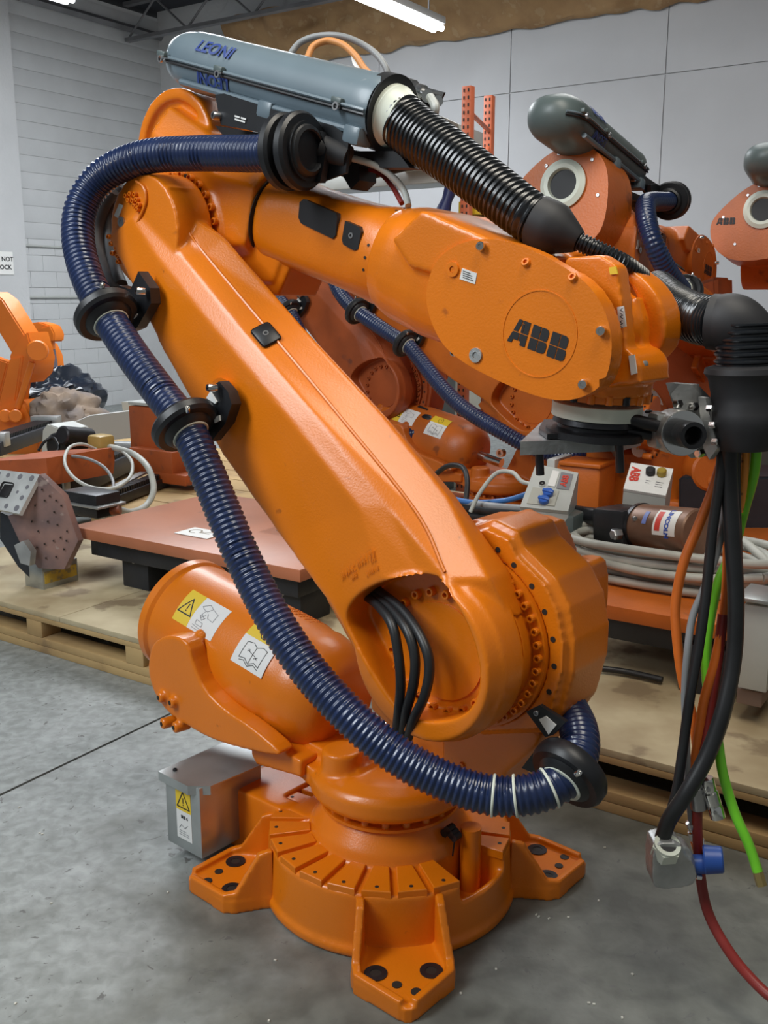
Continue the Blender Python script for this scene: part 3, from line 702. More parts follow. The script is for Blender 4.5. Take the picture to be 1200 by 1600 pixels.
for pts, nm in ((((474, 311), (525, 333), (527, 340), (524, 368), (519, 373), (470, 349), (466, 340), (468, 316)), 0), (((540, 346), (560, 354), (563, 388), (536, 380)), 1)):
    bm = NB(); prism(bm, [P(x, y, .1055 + .006 * nm) for x, y in (pts if not nm else [(539, 345), (560, 354), (564, 362), (559, 390), (552, 391), (536, 382), (534, 374)])], V((0, .016, 0)), .002); cp = obj('rubber_cap', bm, M_BLK, tb)
    if nm: bm = NB(); ring(bm, P(548, 368, .112), V((0, -1, 0)), .003, .0065, .001, 14); obj('stud', bm, M_ST, cp)
bm = NB()
for k in range(26):
    a = 2*pi*k/26; q = U(.645, .1125 * cos(a), .1125 * sin(a)); cyl(bm, q, q + UE * .001 * sin(a) + V((0, -.001 * cos(a), 0)), .0035, 8)
obj('seam_bolts', bm, M_HOLE, tb)
# ---- wrist housing and its side covers
bm = NB(); loft(bm, [rsec(x, a, b, p, 32, eo) for x, a, b, p, eo in ((.655, .116, .116, .9, 0), (.70, .128, .128, .85, 0), (.80, .138, .136, .8, 0), (.90, .138, .130, .7, .0), (1.0, .135, .110, .6, .01), (1.06, .13, .08, .6, .03))])
cov = [(668, 440), (680, 408), (708, 384), (748, 372), (790, 376), (835, 392), (880, 416), (920, 444), (946, 484), (958, 535), (950, 588), (928, 614), (885, 628), (838, 620), (775, 594), (722, 566), (690, 538), (672, 500), (665, 468)]
covp = [P(x, y, .162) for x, y in cov]
prism(bm, [p + V((0, .022, 0)) for p in chaikin(covp, 1)], V((0, .028, 0)))
back = [P(x, y, -.035) for x, y in ((800, 372), (860, 380), (930, 398), (975, 414), (1010, 438), (1032, 470), (1040, 505), (1036, 540), (1014, 566), (992, 566), (978, 540), (966, 480), (950, 430), (900, 420))]
prism(bm, chaikin(back, 1), V((0, .085, 0)))
prism(bm, [U(x, .155, e) for x, e in ((.74, .06), (.80, .135), (.98, .12), (1.05, .085), (1.05, .03), (.8, .02))], V((0, .29, 0)))
cut = NB(); cyl(cut, U(1.125, .128, -.0), U(1.125, -.098, -.0), .118, 48)
wr = part(cast('wrist_housing', bm, cut, .0055, 5, M_OR, ROB), 'upper')
bm = NB(); prism(bm, chaikin(covp, 2), V((0, .030, 0)), .0) ; 
f0 = max(bm.faces, key=lambda f: (len(f.verts) > 8) * -f.calc_center_median().y)
bmesh.ops.bevel(bm, geom=list(f0.edges), offset=.009, segments=3, affect='EDGES', profile=.5)
cvr = obj('side_cover', bm, M_OR, wr)
lc = P(842, 522, .162); 
bm = NB(); ring(bm, lc + V((0, .001, 0)), V((0, -1, 0)), .0790, .0815, .0022, 64); obj('badge_ring', bm, M_OR, cvr)
ru = (P(880, 543, .162) - P(803, 514, .162)).normalized(); 
abb_logo('maker_logo', face_m(P(841, 530, .1625), ru, V((0, 0, 1))), .047, M_INK, cvr)
def cap_screw(p, ax, parent, r=.010, m=M_ST, h=.010):
    bm = NB(); lathe(bm, [(0, -.006), (r, -.006), (r, h * .8), (r * .85, h), (r * .5, h), (r * .45, h * .3), (0, h * .3)], p, ax, 14); return obj('screw', bm, m, parent)
for x, y in ((752, 385), (939, 517), (911, 600)):
    cap_screw(P(x, y, .164), V((.4, -1, 0)), wr, .009, M_CHR, .014)
for x, y, mm in ((824, 413, M_OR), (897, 436, M_OR)): cap_screw(P(x, y, .158), V((0, -1, .6)), wr, .009, mm, .010)
cap_screw(P(711, 551, .15), V((0, -1, 0)), wr, .007, M_CHR, .01)
for x, y, mm in ((708, 421, M_OR), (744, 555, M_ALU)):
    q = P(x, y, .162); bm = NB(); ring(bm, q, V((0, -1, 0)), .0065, .0145, .004, 24); cyl(bm, q, q - V((0, .0015, 0)), .0065, 6); obj('oil_plug', bm, mm, wr)
def sticker(name, pts, s, m, parent, th=.001):
    bm = NB(); prism(bm, [P(x, y, s + th) for x, y in pts], V((0, th * 1.6, 0))); return obj(name, bm, m, parent, None)
st = sticker('label', ((722, 419), (745, 427), (742, 444), (718, 436)), .1625, M_LBL, cvr)
f = flat_map(P(731, 431, .1640), P(745, 427, .162) - P(722, 419, .162), V((0, 0, 1)))
ink('lettering', f, [[(-.012, .006), (.006, .006)], [(-.012, .002), (.010, .002)], [(-.012, -.002), (.010, -.002)], [(-.012, -.006), (.013, -.006)]], .0016, M_INK, st, .0002)
# ---- tilting wrist unit
bm = NB()
tl = [P(x, y, .09) for x, y in ((885, 402), (938, 398), (964, 416), (972, 470), (978, 545), (978, 600), (862, 612), (862, 470))]
prism(bm, tl, V((0, .045, 0)))
prism(bm, [P(x, y, .09) for x, y in ((870, 540), (978, 545), (992, 556), (1000, 572), (1000, 600), (862, 612))], V((0, .13, 0)))
prism(bm, [P(x, y, .0) for x, y in ((985, 470), (994, 462), (1004, 500), (1006, 560), (985, 560))], V((0, .03, 0)))
cyl(bm, P(905, 520, .09) , P(905, 520, .09) + V((0, .13, 0)), .085, 48)
FC = V((.538, 0, 1.283)); fax = V((.07, 0, 1)).normalized()
cyl(bm, FC + fax * .030, FC + fax * .10, .104, 48, .100)
cut = NB(); prism(cut, [P(x, y, .0) for x, y in ((962, 425), (980, 420), (1000, 470), (1000, 530), (985, 545), (975, 535), (972, 470))], V((0, .05, 0)))
tlt = part(cast('tilt_housing', bm, None, .005, 4, M_OR, ROB), 'upper')
sticker('label', ((964, 480), (974, 478), (978, 510), (967, 514)), .096, M_LBL, tlt, .002)
sticker('label', ((982, 556), (991, 554), (995, 583), (986, 586)), .091, M_LBL, tlt, .002)
sticker('label', ((951, 418), (962, 416), (965, 428), (953, 429)), .092, M_YEL, tlt, .002)
f = flat_map(P(971, 496, .1025), V((0, 0, 1)), V((-1, 0, 0))); ink('handwriting', f, [[(-.018, -.003), (-.014, .004), (-.011, -.003), (-.008, .002), (-.005, -.002)], [(-.002, -.003), (.001, .003), (.004, -.003), (.007, .002)], [(.010, -.003), (.013, .003), (.017, -.002)]], .0014, M_INK, tlt, .0004)
cap_screw(P(1004, 570, .06), V((0, -1, 0)), tlt, .009, M_ALU, .01)
bm = NB(); cyl(bm, FC + fax * .018, FC + fax * .034, .098, 48); obj('bolt_seat', bm, M_OR, tlt)
for k in range(18):
    a = 2*pi*k/18; x, y, z = frame(fax); q = FC + fax * .010 + (x * cos(a) + y * sin(a)) * .098
    bm = NB(); bolt(bm, q + fax * .02, -fax, .0075, .013); obj('ring_bolt', bm, M_OR if k % 3 else M_DM, tlt)
bm = NB(); cyl(bm, FC + fax * .008, FC - fax * .020, .0895, 64, bev=.001); fl = part(obj('tool_flange', bm, M_WHITE, ROB), 'upper')
# ---- tool adapter
bm = NB(); lathe(bm, [(0, 0), (.083, 0), (.086, -.012), (.075, -.016), (.075, -.022), (.098, -.026), (.098, -.040), (0, -.040)], FC - fax * .020, fax, 56); ta = part(obj('tool_adapter', bm, M_DM, ROB), 'tool')
F2W = V((cos(TH), sin(TH), 0)); F2Y = V((-sin(TH), cos(TH), 0))       # world x and y seen in the robot frame
def T(x, y, d): return W2R(D(x, y, d))
bd = R2W(FC).y
zpl = (FC - fax * .060).z
bm = NB()
def TG(x, y, z): return W2R(G(x, y, z))
pt = [TG(813, 690, zpl), TG(970, 684, zpl), TG(1003, 676, zpl), TG(1003, 662, zpl), TG(985, 652, zpl), TG(870, 652, zpl), TG(845, 660, zpl)]
prism(bm, pt, V((0, 0, -.027)), .0); obj('adapter_plate', bm, M_ALU, ta)
bm = NB(); pt = [TG(842, 668, zpl + .012), TG(850, 655, zpl + .012), TG(985, 652, zpl + .012), TG(1050, 660, zpl + .012), TG(1050, 672, zpl + .012), TG(975, 676, zpl + .012), TG(855, 678, zpl + .012)]
prism(bm, pt, V((0, 0, -.010))); obj('spacer_plate', bm, M_DM, ta)
bm = NB(); prism(bm, [TG(955, 650, zpl + .03), TG(975, 641, zpl + .03), TG(1030, 642, zpl + .03), TG(1032, 652, zpl + .03), TG(1010, 657, zpl + .03)], V((0, 0, -.012)), .001); obj('clamp_plate', bm, M_DM, ta)
bolt_ = NB(); bolt(bolt_, TG(1013, 645, zpl + .03), V((0, 0, 1)), .008, .006); obj('screw', bolt_, M_DM, ta)
for x, y, y2 in ((842, 712, 742), (967, 706, 738)):
    a = T(x, y - 16, bd - .05); b = T(x + 2, y2, bd - .05); bm = NB(); cyl(bm, a, b, .0085, 14); obj('stud_bolt', bm, M_DM, ta)
td = bd - .06
a = T(958, 650, td); b = T(1040, 668, td); bm = NB(); cyl(bm, a, b, .013, 16); obj('support_rod', bm, M_DM, ta)
a = T(950, 668, td + .02); b = T(1040, 684, td + .02); bm = NB(); cyl(bm, a, b, .011, 16); obj('support_rod', bm, M_DM, ta)
# pipe clamp with a stub of pipe pointing at the viewer's right
pa = T(1045, 672, td + .04); pb = T(1084, 681, td - .07); pdv = (pb - pa).normalized()
bm = NB(); ring(bm, pa + pdv * -.03, pdv, .018, .026, (pb - pa).length + .03, 36); stub = obj('pipe_stub', bm, M_DM, ta)
bm = NB(); x_, y_, z_ = frame(pdv); ring(bm, pa + pdv * .01, pdv, .026, .044, .055, 36)
box(bm, (0, 0, 0), (.05, .07, .05), mtx(T(1036, 672, td + .02), x_, y_, z_), .008); cl = obj('pipe_clamp', bm, M_ALU, ta)
bm = NB(); ring(bm, pa + pdv * .06, pdv, .026, .043, .008, 36); obj('clamp_face', bm, M_CHR, cl)
bm = NB(); q = [T(x, y, td + dd) for x, y, dd in ((1091, 620, .0), (1102, 622, -.01), (1121, 700, -.02), (1108, 718, -.01), (1099, 700, 0))]
prism(bm, q, V((.004, .014, 0)) , .0); fp = obj('flange_plate', bm, M_ALU, ta)
for x, y in ((1108, 638), (1112, 664), (1116, 690)):
    bm = NB(); bolt(bm, T(x, y, td - .02), T(x + 12, y, td - .03) - T(x, y, td - .02), .007, .008, False); obj('bolt', bm, M_CHR, fp)
bm = NB(); q = [T(x, y, td + .03) for x, y in ((1048, 616), (1062, 600), (1080, 601), (1100, 622), (1105, 712), (1080, 716), (1060, 700), (1062, 650))]
prism(bm, q, V((.006, .02, 0)), .002); bk = obj('backing_plate', bm, M_ALU, ta)
for x, y in ((1060, 631), (1085, 635), (1094, 708)):
    bm = NB(); bolt(bm, T(x, y, td + .025), V((-.3, -1, 0)), .009, .010, False); obj('bolt', bm, M_CHR, bk)
bm = NB(); q = [T(x, y, td + .08) for x, y in ((1040, 598), (1076, 601), (1082, 630), (1054, 640))]
prism(bm, q, V((.01, .03, 0)), .002); obj('guard_sheet', bm, M_GALV, ta)
bm = NB(); q = [T(x, y, td - .02) for x, y in ((1120, 655), (1174, 650), (1177, 673), (1125, 682))]
prism(bm, q, V((.01, .05, 0)), .004); obj('cuff_bracket', bm, M_BLK, ta)
# ---- balancing cylinder with yoke
BA = V((-.80, 0, .565)); BB_ = V((-.12, 0, .435)); bdv = (BB_ - BA).normalized(); R_ = .168; bl = (BB_ - BA).length
bm = NB(); lathe(bm, [(0, -.01), (R_ * .9, -.01), (R_ * 1.03, 0), (R_ * 1.03, .025), (R_ * .985, .035), (R_ * 1.0, .06), (R_ * 1.0, bl * .62), (R_ * 1.0, bl * .70), (R_ * .97, bl * .73), (R_ * .99, bl * .77), (R_ * .93, bl * .86), (R_ * .78, bl * .93), (R_ * .6, bl * .96), (0, bl * .96)], BA, bdv, 96)
bal = part(obj('balancing_cylinder', bm, M_OR, ROB), 'turn')
bm = NB(); cyl(bm, BA + bdv * bl * .9, BA + bdv * (bl + .12), .026, 24); obj('piston_rod', bm, M_CHR, bal)
bm = NB(); ring(bm, P(600, 1140, .12), V((0, -1, 0)), .012, .022, .03, 24); obj('shackle', bm, M_CHR, bal)
bx__, by__, bz__ = frame(bdv)
def hitcyl(x, y):
    o = W2R(CAM); d = W2R(D(x, y, 3)) - o; d.normalize(); w_ = o - BA; dd = d - bdv * d.dot(bdv); ww = w_ - bdv * w_.dot(bdv)
    A = dd.dot(dd); B = 2 * dd.dot(ww); C = ww.dot(ww) - R_ * R_; q = B * B - 4 * A * C
    t = (-B - sqrt(max(q, 0))) / (2 * A); p = o + d * t; h = (p - BA).dot(bdv); r = p - BA - bdv * h
    return h, math.atan2(r.dot(by__), r.dot(bx__)), p
def cyl_label(corner_px, tilt=0):       # origin at the lower left corner of the label; x to the right along the axis, y up round the shell
    h, a, p = hitcyl(*corner_px)
    p1 = hitcyl(corner_px[0], corner_px[1] - 20); sg = 1 if ((p1[1] - a + pi) % (2*pi) - pi) > 0 else -1
    def f(x, y, hh=0.):
        an = a + sg * y / R_; return BA + bdv * (h + x) + (bx__ * cos(an) + by__ * sin(an)) * (R_ + hh)
    return f
f = cyl_label((269, 966)); lb = warn_label(f, .165, .100, bal)
ink('drawing', f, [[(.075, .072), (.095, .085), (.112, .078), (.100, .064), (.084, .066), (.075, .072)], [(.095, .064), (.088, .045), (.100, .036), (.108, .046)], [(.112, .078), (.140, .070), (.138, .046), (.116, .048), (.108, .060)], [(.084, .032), (.110, .030), (.112, .020), (.086, .020), (.084, .032)], [(.078, .016), (.130, .010)], [(.090, .052), (.104, .044)], [(.104, .054), (.092, .042)], [(.080, .008), (.134, .006)]], .0012, M_INKG, lb)
f = cyl_label((360, 1031)); lb = patch('service_label', f, 0, .120, 0, .130, M_LBL, bal)
patch('yellow_field', lambda x, y, h=0.: f(x, y, h + .0005), 0, .120, .082, .130, M_YEL, lb, h=.0006)
ink('drawing', f, [[(.022, .020), (.024, .066), (.045, .070), (.062, .062), (.080, .070), (.098, .066), (.096, .018), (.078, .024), (.060, .014), (.042, .024), (.022, .020)], [(.060, .014), (.062, .062)], [(.026, .014), (.042, .018), (.060, .008), (.078, .018), (.096, .012)], [(.040, .050), (.050, .044), (.070, .040), (.080, .034)], [(.040, .044), (.046, .050)], [(.070, .034), (.080, .040)]], .0016, M_INK, lb)
ink('clock_symbol', f, [[(.060 + .016 * cos(t * pi / 8), .105 + .016 * sin(t * pi / 8)) for t in range(17)], [(.06, .113), (.06, .105), (.066, .105)]], .0022, M_INK, lb)
# cast lettering rows near the front of the shell
bm = NB()
h0_, a0_, _ = hitcyl(478, 962); p1_ = hitcyl(478, 940)[1]; sg_ = 1 if ((p1_ - a0_ + pi) % (2*pi) - pi) > 0 else -1
for r_ in range(6):
    for k in range(8):
        an = a0_ + sg_ * (-.18 + k * .075 + random.uniform(-.01, .01)); rd = bx__ * cos(an) + by__ * sin(an)
        box(bm, (0, 0, 0), (.005, .0085, .0025), mtx(BA + bdv * (h0_ - .05 + r_ * .019) + rd * (R_ + .0002), bdv, rd.cross(bdv), rd))
o = obj('cast_lettering', bm, M_OR, bal); o['kind'] = 'stuff'
# yoke arm on the near side
sY = .215
yk = [(233, 1018), (240, 1003), (258, 993), (280, 996), (294, 1008), (302, 1040), (318, 1078), (350, 1110), (390, 1135), (438, 1176), (430, 1182), (360, 1166), (318, 1150), (285, 1130), (262, 1115), (240, 1085), (230, 1050)]
bm = NB(); prism(bm, chaikin([P(x, y, sY) for x, y in yk], 1), V((0, .055, 0)))
tr = P(272, 1040, sY)
for x, y in ((258, 1089), (276, 1097), (263, 1130), (282, 1136)):
    q = P(x, y, sY); cyl(bm, q + V((0, .03, 0)), q + V((-.010, -.016, 0)), .016, 16)
q = P(292, 1012, sY - .03); cyl(bm, q, q + V((.02, .05, .03)), .022, 20)
prism(bm, [P(x, y, sY - .04) for x, y in ((390, 1140), (438, 1172), (470, 1190), (470, 1215), (400, 1195), (392, 1180))], V((0, .1, 0)))
yoke = part(cast('yoke_arm', bm, None, .0045, 4, M_OR, ROB), 'turn')
bm = NB()
for x, y in ((258, 1089), (276, 1097), (263, 1130), (282, 1136), ): q = P(x, y, sY); cyl(bm, q + V((-.010, -.015, 0)), q + V((-.0105, -.0175, 0)), .0065, 10)
for x, y in ((250, 1002), (257, 1000), (265, 998)): q = P(x, y, sY - .02); cyl(bm, q, q + V((0, 0, .006)), .004, 8)
obj('boss_holes', bm, M_HOLE, yoke)
# small plate under the cylinder
bm = NB(); prism(bm, [P(x, y, .05) for x, y in ((330, 1088), (352, 1100), (370, 1118), (352, 1120))], V((0, .02, 0))); part(obj('deflector', bm, M_GALV, ROB), 'turn')
# ================================================================ dress pack: blue hose, clamps, grey housing, black hoses
def PW(x, y, s): return R2W(P(x, y, s))
BH = [(472, 236, .175), (400, 240, .185), (300, 240, .20), (225, 246, .23), (165, 272, .27), (129, 318, .31), (122, 372, .34), (136, 432, .36), (165, 490, .37), (207, 555, .38), (250, 613, .38), (291, 668, .385), (320, 730, .39), (349, 800, .395), (381, 875, .40), (425, 962, .41), (480, 1045, .41), (545, 1117, .40), (615, 1176, .37), (690, 1218, .33), (765, 1242, .285), (832, 1240, .24), (880, 1218, .19), (904, 1180, .13), (904, 1140, .07), (886, 1100, .0)]
bhp = [PW(*q) for q in BH]
o_ = bhp[0]
bm = NB(); hp = hose(bm, [p - o_ for p in bhp], .0405, .0125, .0036, 30)
BHO = obj('cable_hose', bm, M_BLUE, None, 50); BHO.location = o_
tag(BHO, 'dark blue ribbed hose looping down the near side of the big foreground robot', 'hose')
def nearest(x, y, s):
    q = PW(x, y, s) - o_; i = min(range(1, len(hp) - 1), key=lambda k: (hp[k] - q).length); return hp[i] + o_, (hp[i+1] - hp[i-1]).normalized()
for x, y, s in ((771, 1243, .28), (805, 1243, .26), (860, 1230, .22)):
    p, t = nearest(x, y, s); bm = NB(); lathe(bm, [(.0415, -.0025), (.0425, 0), (.0415, .0025)], p - o_, t, 30); obj('band', bm, M_WHITE, BHO)
def clamp(x, y, s, ear=None, rr_=.078, wid=.016, rings=True):
    p, t = nearest(x, y, s); p = W2R(p); tt = W2R(RB + t).normalized()
    bm = NB(); prof = [(.044, -.030), (.052, -.026), (.058, -wid), (rr_ - .006, -wid), (rr_, -wid * .5), (rr_, wid * .5), (rr_ - .006, wid), (.058, wid), (.052, .026), (.044, .030), (.0405, .028), (.0405, -.028)]
    x0, y0, z0 = frame(tt); secs = []
    for r, h in prof: secs.append([bm.verts.new(p + (x0 * cos(2*pi*k/40) + y0 * sin(2*pi*k/40)) * r + tt * h) for k in range(40)])
    grid_faces(bm, secs, True, False, True)
    c = obj('hose_clamp', bm, M_BLK, ROB); JOINT[c.name] = 'arm'
    for h in ((-.031, .031) if rings else ()):
        bm = NB(); lathe(bm, [(.0425, h - .0015), (.044, h), (.0425, h + .0015)], p, tt, 30); obj('retaining_ring', bm, M_WHITE, c)
    return c, p, tt
def rim_screw(c, p, t, x, y, r=.006, h=.008):
    best = None
    for i in range(200):
        q = P(x, y, .0 + i * .003); v = q - p; rr_ = (v - t * v.dot(t)); e_ = abs(rr_.length - .076)
        if e_ < .006 and (best is None or q.y < best[0].y): best = (q, rr_.normalized())
    if best: cap_screw(p + t * (best[0] - p).dot(t) + best[1] * .074, best[1], c, r, M_CHR, h)
def ear(c, pts, s, th=.014):
    bm = NB(); prism(bm, [P(x, y, s) for x, y in pts], V((0, th, 0)), .002); obj('ear', bm, M_BLK, c)
def pscrew(c, x, y, s, r=.009, h=.016, m=M_CHR, ax=V((-.3, -1, .1))): cap_screw(P(x, y, s), ax, c, r, m, h)
c1, cp1, ct1 = clamp(173, 478, .37)
ear(c1, ((186, 446), (204, 452), (216, 424), (234, 450), (236, 474), (214, 512), (196, 520), (186, 490)), .30, .03)
pscrew(c1, 222, 455, .315); rim_screw(c1, cp1, ct1, 160, 443)
bm = NB(); cyl(bm, P(226, 456, .28), P(226, 456, .23), .022, 20); cyl(bm, P(244, 472, .262), P(244, 472, .24), .014, 14); o = obj('mount_boss', bm, M_OR, arm)
sticker('label', ((203, 484), (213, 491), (206, 503), (199, 492)), .302, M_LBL, c1, .003)
c2, cp2, ct2 = clamp(293, 655, .385)
ear(c2, ((318, 632), (334, 602), (342, 596), (356, 612), (362, 632), (352, 662), (330, 690), (318, 672)), .32, .03)
pscrew(c2, 334, 606, .335); rim_screw(c2, cp2, ct2, 293, 638)
bm = NB(); cyl(bm, P(344, 604, .30), P(344, 604, .25), .02, 20); obj('mount_boss', bm, M_OR, arm)
sticker('label', ((334, 652), (342, 649), (343, 657), (335, 661)), .322, M_LBL, c2, .003)
sticker('label', ((322, 622), (328, 612), (338, 628), (336, 631)), .322, M_LBL, c2, .003)
c3, cp3, ct3 = clamp(890, 1208, .17, rr_=.080, wid=.020); JOINT[c3.name] = 'turn'
ear(c3, ((815, 1200), (845, 1160), (860, 1158), (885, 1180), (880, 1210), (850, 1215)), .14, .03)
rim_screw(c3, cp3, ct3, 905, 1207)
for (x, y, s) in ((447, 237, .178), (488, 236, .172)):
    c4, _, _ = clamp(x, y, s, rr_=.082, wid=.014, rings=False) ; JOINT[c4.name] = 'upper'
bm = NB(); cyl(bm, P(455, 237, .177), P(482, 236, .172), .062, 32); o = obj('clamp_sleeve', bm, M_BLK, ROB); JOINT[o.name] = 'upper'
bm = NB(); q = [P(x, y, .115) for x, y in ((336, 148), (350, 146), (430, 172), (520, 196), (545, 215), (540, 270), (500, 285), (480, 250), (400, 205), (345, 195))]
prism(bm, q, V((0, .010, 0)), .002); mp = obj('mounting_plate', bm, M_BLK, ROB); JOINT[mp.name] = 'upper'
cap_screw(P(340, 181, .118), V((-.2, -1, 0)), mp, .010, M_ST, .014)
bm = NB(); q = [P(x, y, .14) for x, y in ((408, 238), (400, 190), (435, 186), (500, 205), (510, 232), (500, 285), (430, 288))]
prism(bm, q, V((0, .02, 0)), .003); obj('clamp_bracket', bm, M_BLK, mp)
f = flat_map(P(376, 186, .118), P(385, 188, .118) - P(368, 183, .118), V((0, 0, 1))); ink('faint_print', f, [[(-.020, .003), (-.004, .003)], [(.002, .003), (.018, .003)], [(-.020, -.004), (.014, -.004)]], .004, M_LBL, mp, .0004)
bm = NB(); cyl(bm, P(506, 232, .12), P(545, 246, .10), .028, 20, .024); obj('hose_end', bm, M_RUB, mp)
# grey hose housing
HA = P(278, 90, .03); HB = P(610, 178, .03); hd = (HB - HA).normalized(); hs = V((0, -1, 0)); hs = (hs - hd * hs.dot(hd)).normalized(); hu = hs.cross(hd).normalized()
if hu.z < 0: hu = -hu
hl = (HB - HA).length
def HP(x, s, u): return HA + hd * x + hs * s + hu * u
def hsec(x, w, t, b, n=36, off=0.):
    o = []
    for k in range(n):
        a = 2*pi*k/n; ca, sa = cos(a), sin(a); o.append(HP(x, w * math.copysign(abs(ca)**.85, ca), off + (t if sa > 0 else b) * math.copysign(abs(sa)**.9, sa)))
    return o
prof = [(0.0, .12), (.006, .35), (.018, .58), (.04, .80), (.07, .93), (.11, 1.0), (.20, 1.0), (.215, .985), (.45, 1.0), (.70, 1.02), (.735, 1.03), (.75, .99), (hl - .03, .99), (hl - .01, .97), (hl - .005, .92)]
bm = NB(); loft(bm, [hsec(x, .086 * k, .074 * k, .070 * k) for x, k in prof])
HO = obj('hose_housing', bm, M_GREY, ROB); JOINT[HO.name] = 'upper'
bm = NB(); pts = [HP(x, .088 * k + .001, -.012) for x, k in prof[2:-2]]; sweep(bm, resample(pts, .02), .0035, 6); obj('seam_gasket', bm, M_BLK, HO)
bm = NB(); sweep(bm, resample([HP(x, .089 * k + .002, -.003) for x, k in prof[2:-2]], .02), .0038, 6); obj('seam_flange', bm, M_GREY, HO)
for x in (.055, .275, .67):
    bm = NB(); box(bm, (0, 0, 0), (.030, .012, .012), mtx(HP(x, .092, .002), hd, hs, hd.cross(hs)), .002); la = obj('latch', bm, M_GRN, HO)
    bm = NB(); ring(bm, HP(x + .006, .097, -.010), hs, .005, .009, .006, 16); obj('latch_pin', bm, M_ST, la)
for x in (.44, .72):
    bm = NB(); box(bm, (0, 0, 0), (.05, .05, .04), mtx(HP(x, .062, -.058), hd, hs, hd.cross(hs)), .008); obj('bracket_lug', bm, M_GREY, HO)
bm = NB(); sweep(bm, [HP(x, .075, -.05) for x in (.12, .3, .5, .7)], .008, 8); obj('lower_rail', bm, M_GREY, HO)
def sm(x, y, h=0.):      # label coordinates on the upper and lower flank of the housing
    a = radians(27) + y / .080; return HP(.195 + x, (.0880 + h) * cos(a) ** .85, (.0760 + h) * sin(a) ** .9)
def sm2(x, y, h=0.):
    a = radians(19) - y / .080; return HP(.212 + x, (.0880 + h) * max(cos(a), .01) ** .85, -(.0720 + h) * max(sin(a), 0) ** .9)
text_on('lettering', 'LEONI', .046, sm, .035, .004, M_INKB, HO, .0012, .0008, 0, .15)
text_on('lettering', 'LEONI', .042, sm2, .035, -.002, M_INKB, HO, .0010, .0008, pi, .15)
bm = NB(); ring(bm, HP(hl - .022, 0, 0), hd, .056, .082, .03, 48); obj('end_collar', bm, M_BLK, HO)
bm = NB(); lathe(bm, [(0, -.01), (.066, -.01), (.066, .015), (.061, .022), (.056, .045), (0, .045)], HP(hl, 0, -.002), (hd + V((0, 0, -.12))).normalized(), 48); obj('hose_sleeve', bm, M_WHITE, HO)
# dark brackets and clutter below the housing
for q, s in ((((336, 196), (420, 210), (560, 236), (620, 236), (640, 262), (570, 262), (430, 232), (350, 214)), .05), (((500, 236), (560, 246), (562, 282), (548, 296), (536, 276), (508, 262)), .03)):
    bm = NB(); prism(bm, [P(x, y, s) for x, y in q], V((0, .06, 0)), .003); o = obj('support_bracket', bm, M_BLK, ROB); JOINT[o.name] = 'upper'
# valve plate with fittings behind the housing end
q = [P(x, y, -.10) for x, y in ((612, 122), (694, 144), (672, 196), (640, 190), (610, 160))]
bm = NB(); prism(bm, q, V((0, .006, 0))); vp = obj('fitting_plate', bm, M_BLK, ROB); JOINT[vp.name] = 'upper'
for x, y, r in ((668, 150, .014), (684, 158, .012), (652, 146, .012), (676, 178, .010)):
    bm = NB(); cyl(bm, P(x, y, -.10), P(x, y, -.05), r, 14); obj('fitting', bm, M_CHR, vp)
bm = NB(); tube(bm, [P(672, 152, -.05), P(680, 168, -.03), P(674, 188, -.04), P(662, 196, -.07)], .010, 10); obj('hose_stub', bm, M_LGREY, vp)
bm = NB(); tube(bm, [P(622, 128, -.07), P(638, 145, -.05), P(644, 165, -.06), P(652, 176, -.08)], .008, 10); obj('hose_stub', bm, mat('pale_orange_cable', (.62, .26, .08), .5), vp)
for x, y in ((630, 134), (640, 128), (655, 136), (664, 170), (648, 160)):
    bm = NB(); cyl(bm, P(x - 8, y, -.07), P(x + 8, y + 5, -.05), .011, 12); obj('fitting', bm, M_ST, vp)
bm = NB(); prism(bm, [P(x, y, -.16) for x, y in ((668, 196), (690, 182), (716, 194), (722, 225), (735, 240), (690, 230))], V((0, .01, 0))); o = obj('grey_guard', bm, M_LGREY, ROB); JOINT[o.name] = 'upper'
def cable(name, pts, r, m, label, cat='cable', grp=None, n=10, seg=12, ends=True):
    p0 = pts[0]; bm = NB(); sweep(bm, crom([p - p0 for p in pts], n), r, seg); o = obj(name, bm, m, None, 60); o.location = p0; tag(o, label, cat, grp); return o
M_OC = mat('orange_cable_sheath', (.75, .17, .02), .45, noise=.3, nscale=9)
M_POC = MATS['pale_orange_cable']
M_GC = mat('grey_cable_sheath', (.27, .28, .29), .45, noise=.2, nscale=9)
M_WC = mat('pale_grey_cable_sheath', (.50, .51, .47), .5, noise=.3, nscale=7)
M_LIME = mat('lime_green_hose_rubber', (.19, .66, .03), .35, noise=.25, nscale=12)
M_REDH = mat('dark_red_hose_rubber', (.26, .025, .02), .4, noise=.3, nscale=10)
M_BC = mat('black_cable_sheath', (.017, .018, .02), .42, noise=.3, nscale=15)
cable('looped_cable', [PW(454, 84, -.02), PW(470, 66, -.04), PW(500, 56, -.06), PW(540, 58, -.08), PW(580, 78, -.10), PW(602, 104, -.10), PW(607, 128, -.10)], .0075, M_GC, 'thin grey cable arching above the grey hose housing')
oc = cable('looped_cable', [PW(480, 92, .0), PW(490, 72, -.02), PW(512, 64, -.05), PW(536, 70, -.06), PW(556, 88, -.06), PW(570, 108, -.06), PW(590, 126, -.06)], .0080, M_POC, 'thin orange cable arching over the grey hose housing beneath the grey cable')
bm = NB(); tp = [PW(548, 86, -.055), PW(551, 100, -.05), PW(562, 114, -.05), PW(580, 122, -.05)]; 
for a, b in zip(tp[:-1], tp[1:]): prism(bm, [a, b, b + V((.012, 0, .006)), a + V((.012, 0, .006))], V((0, .001, 0)))
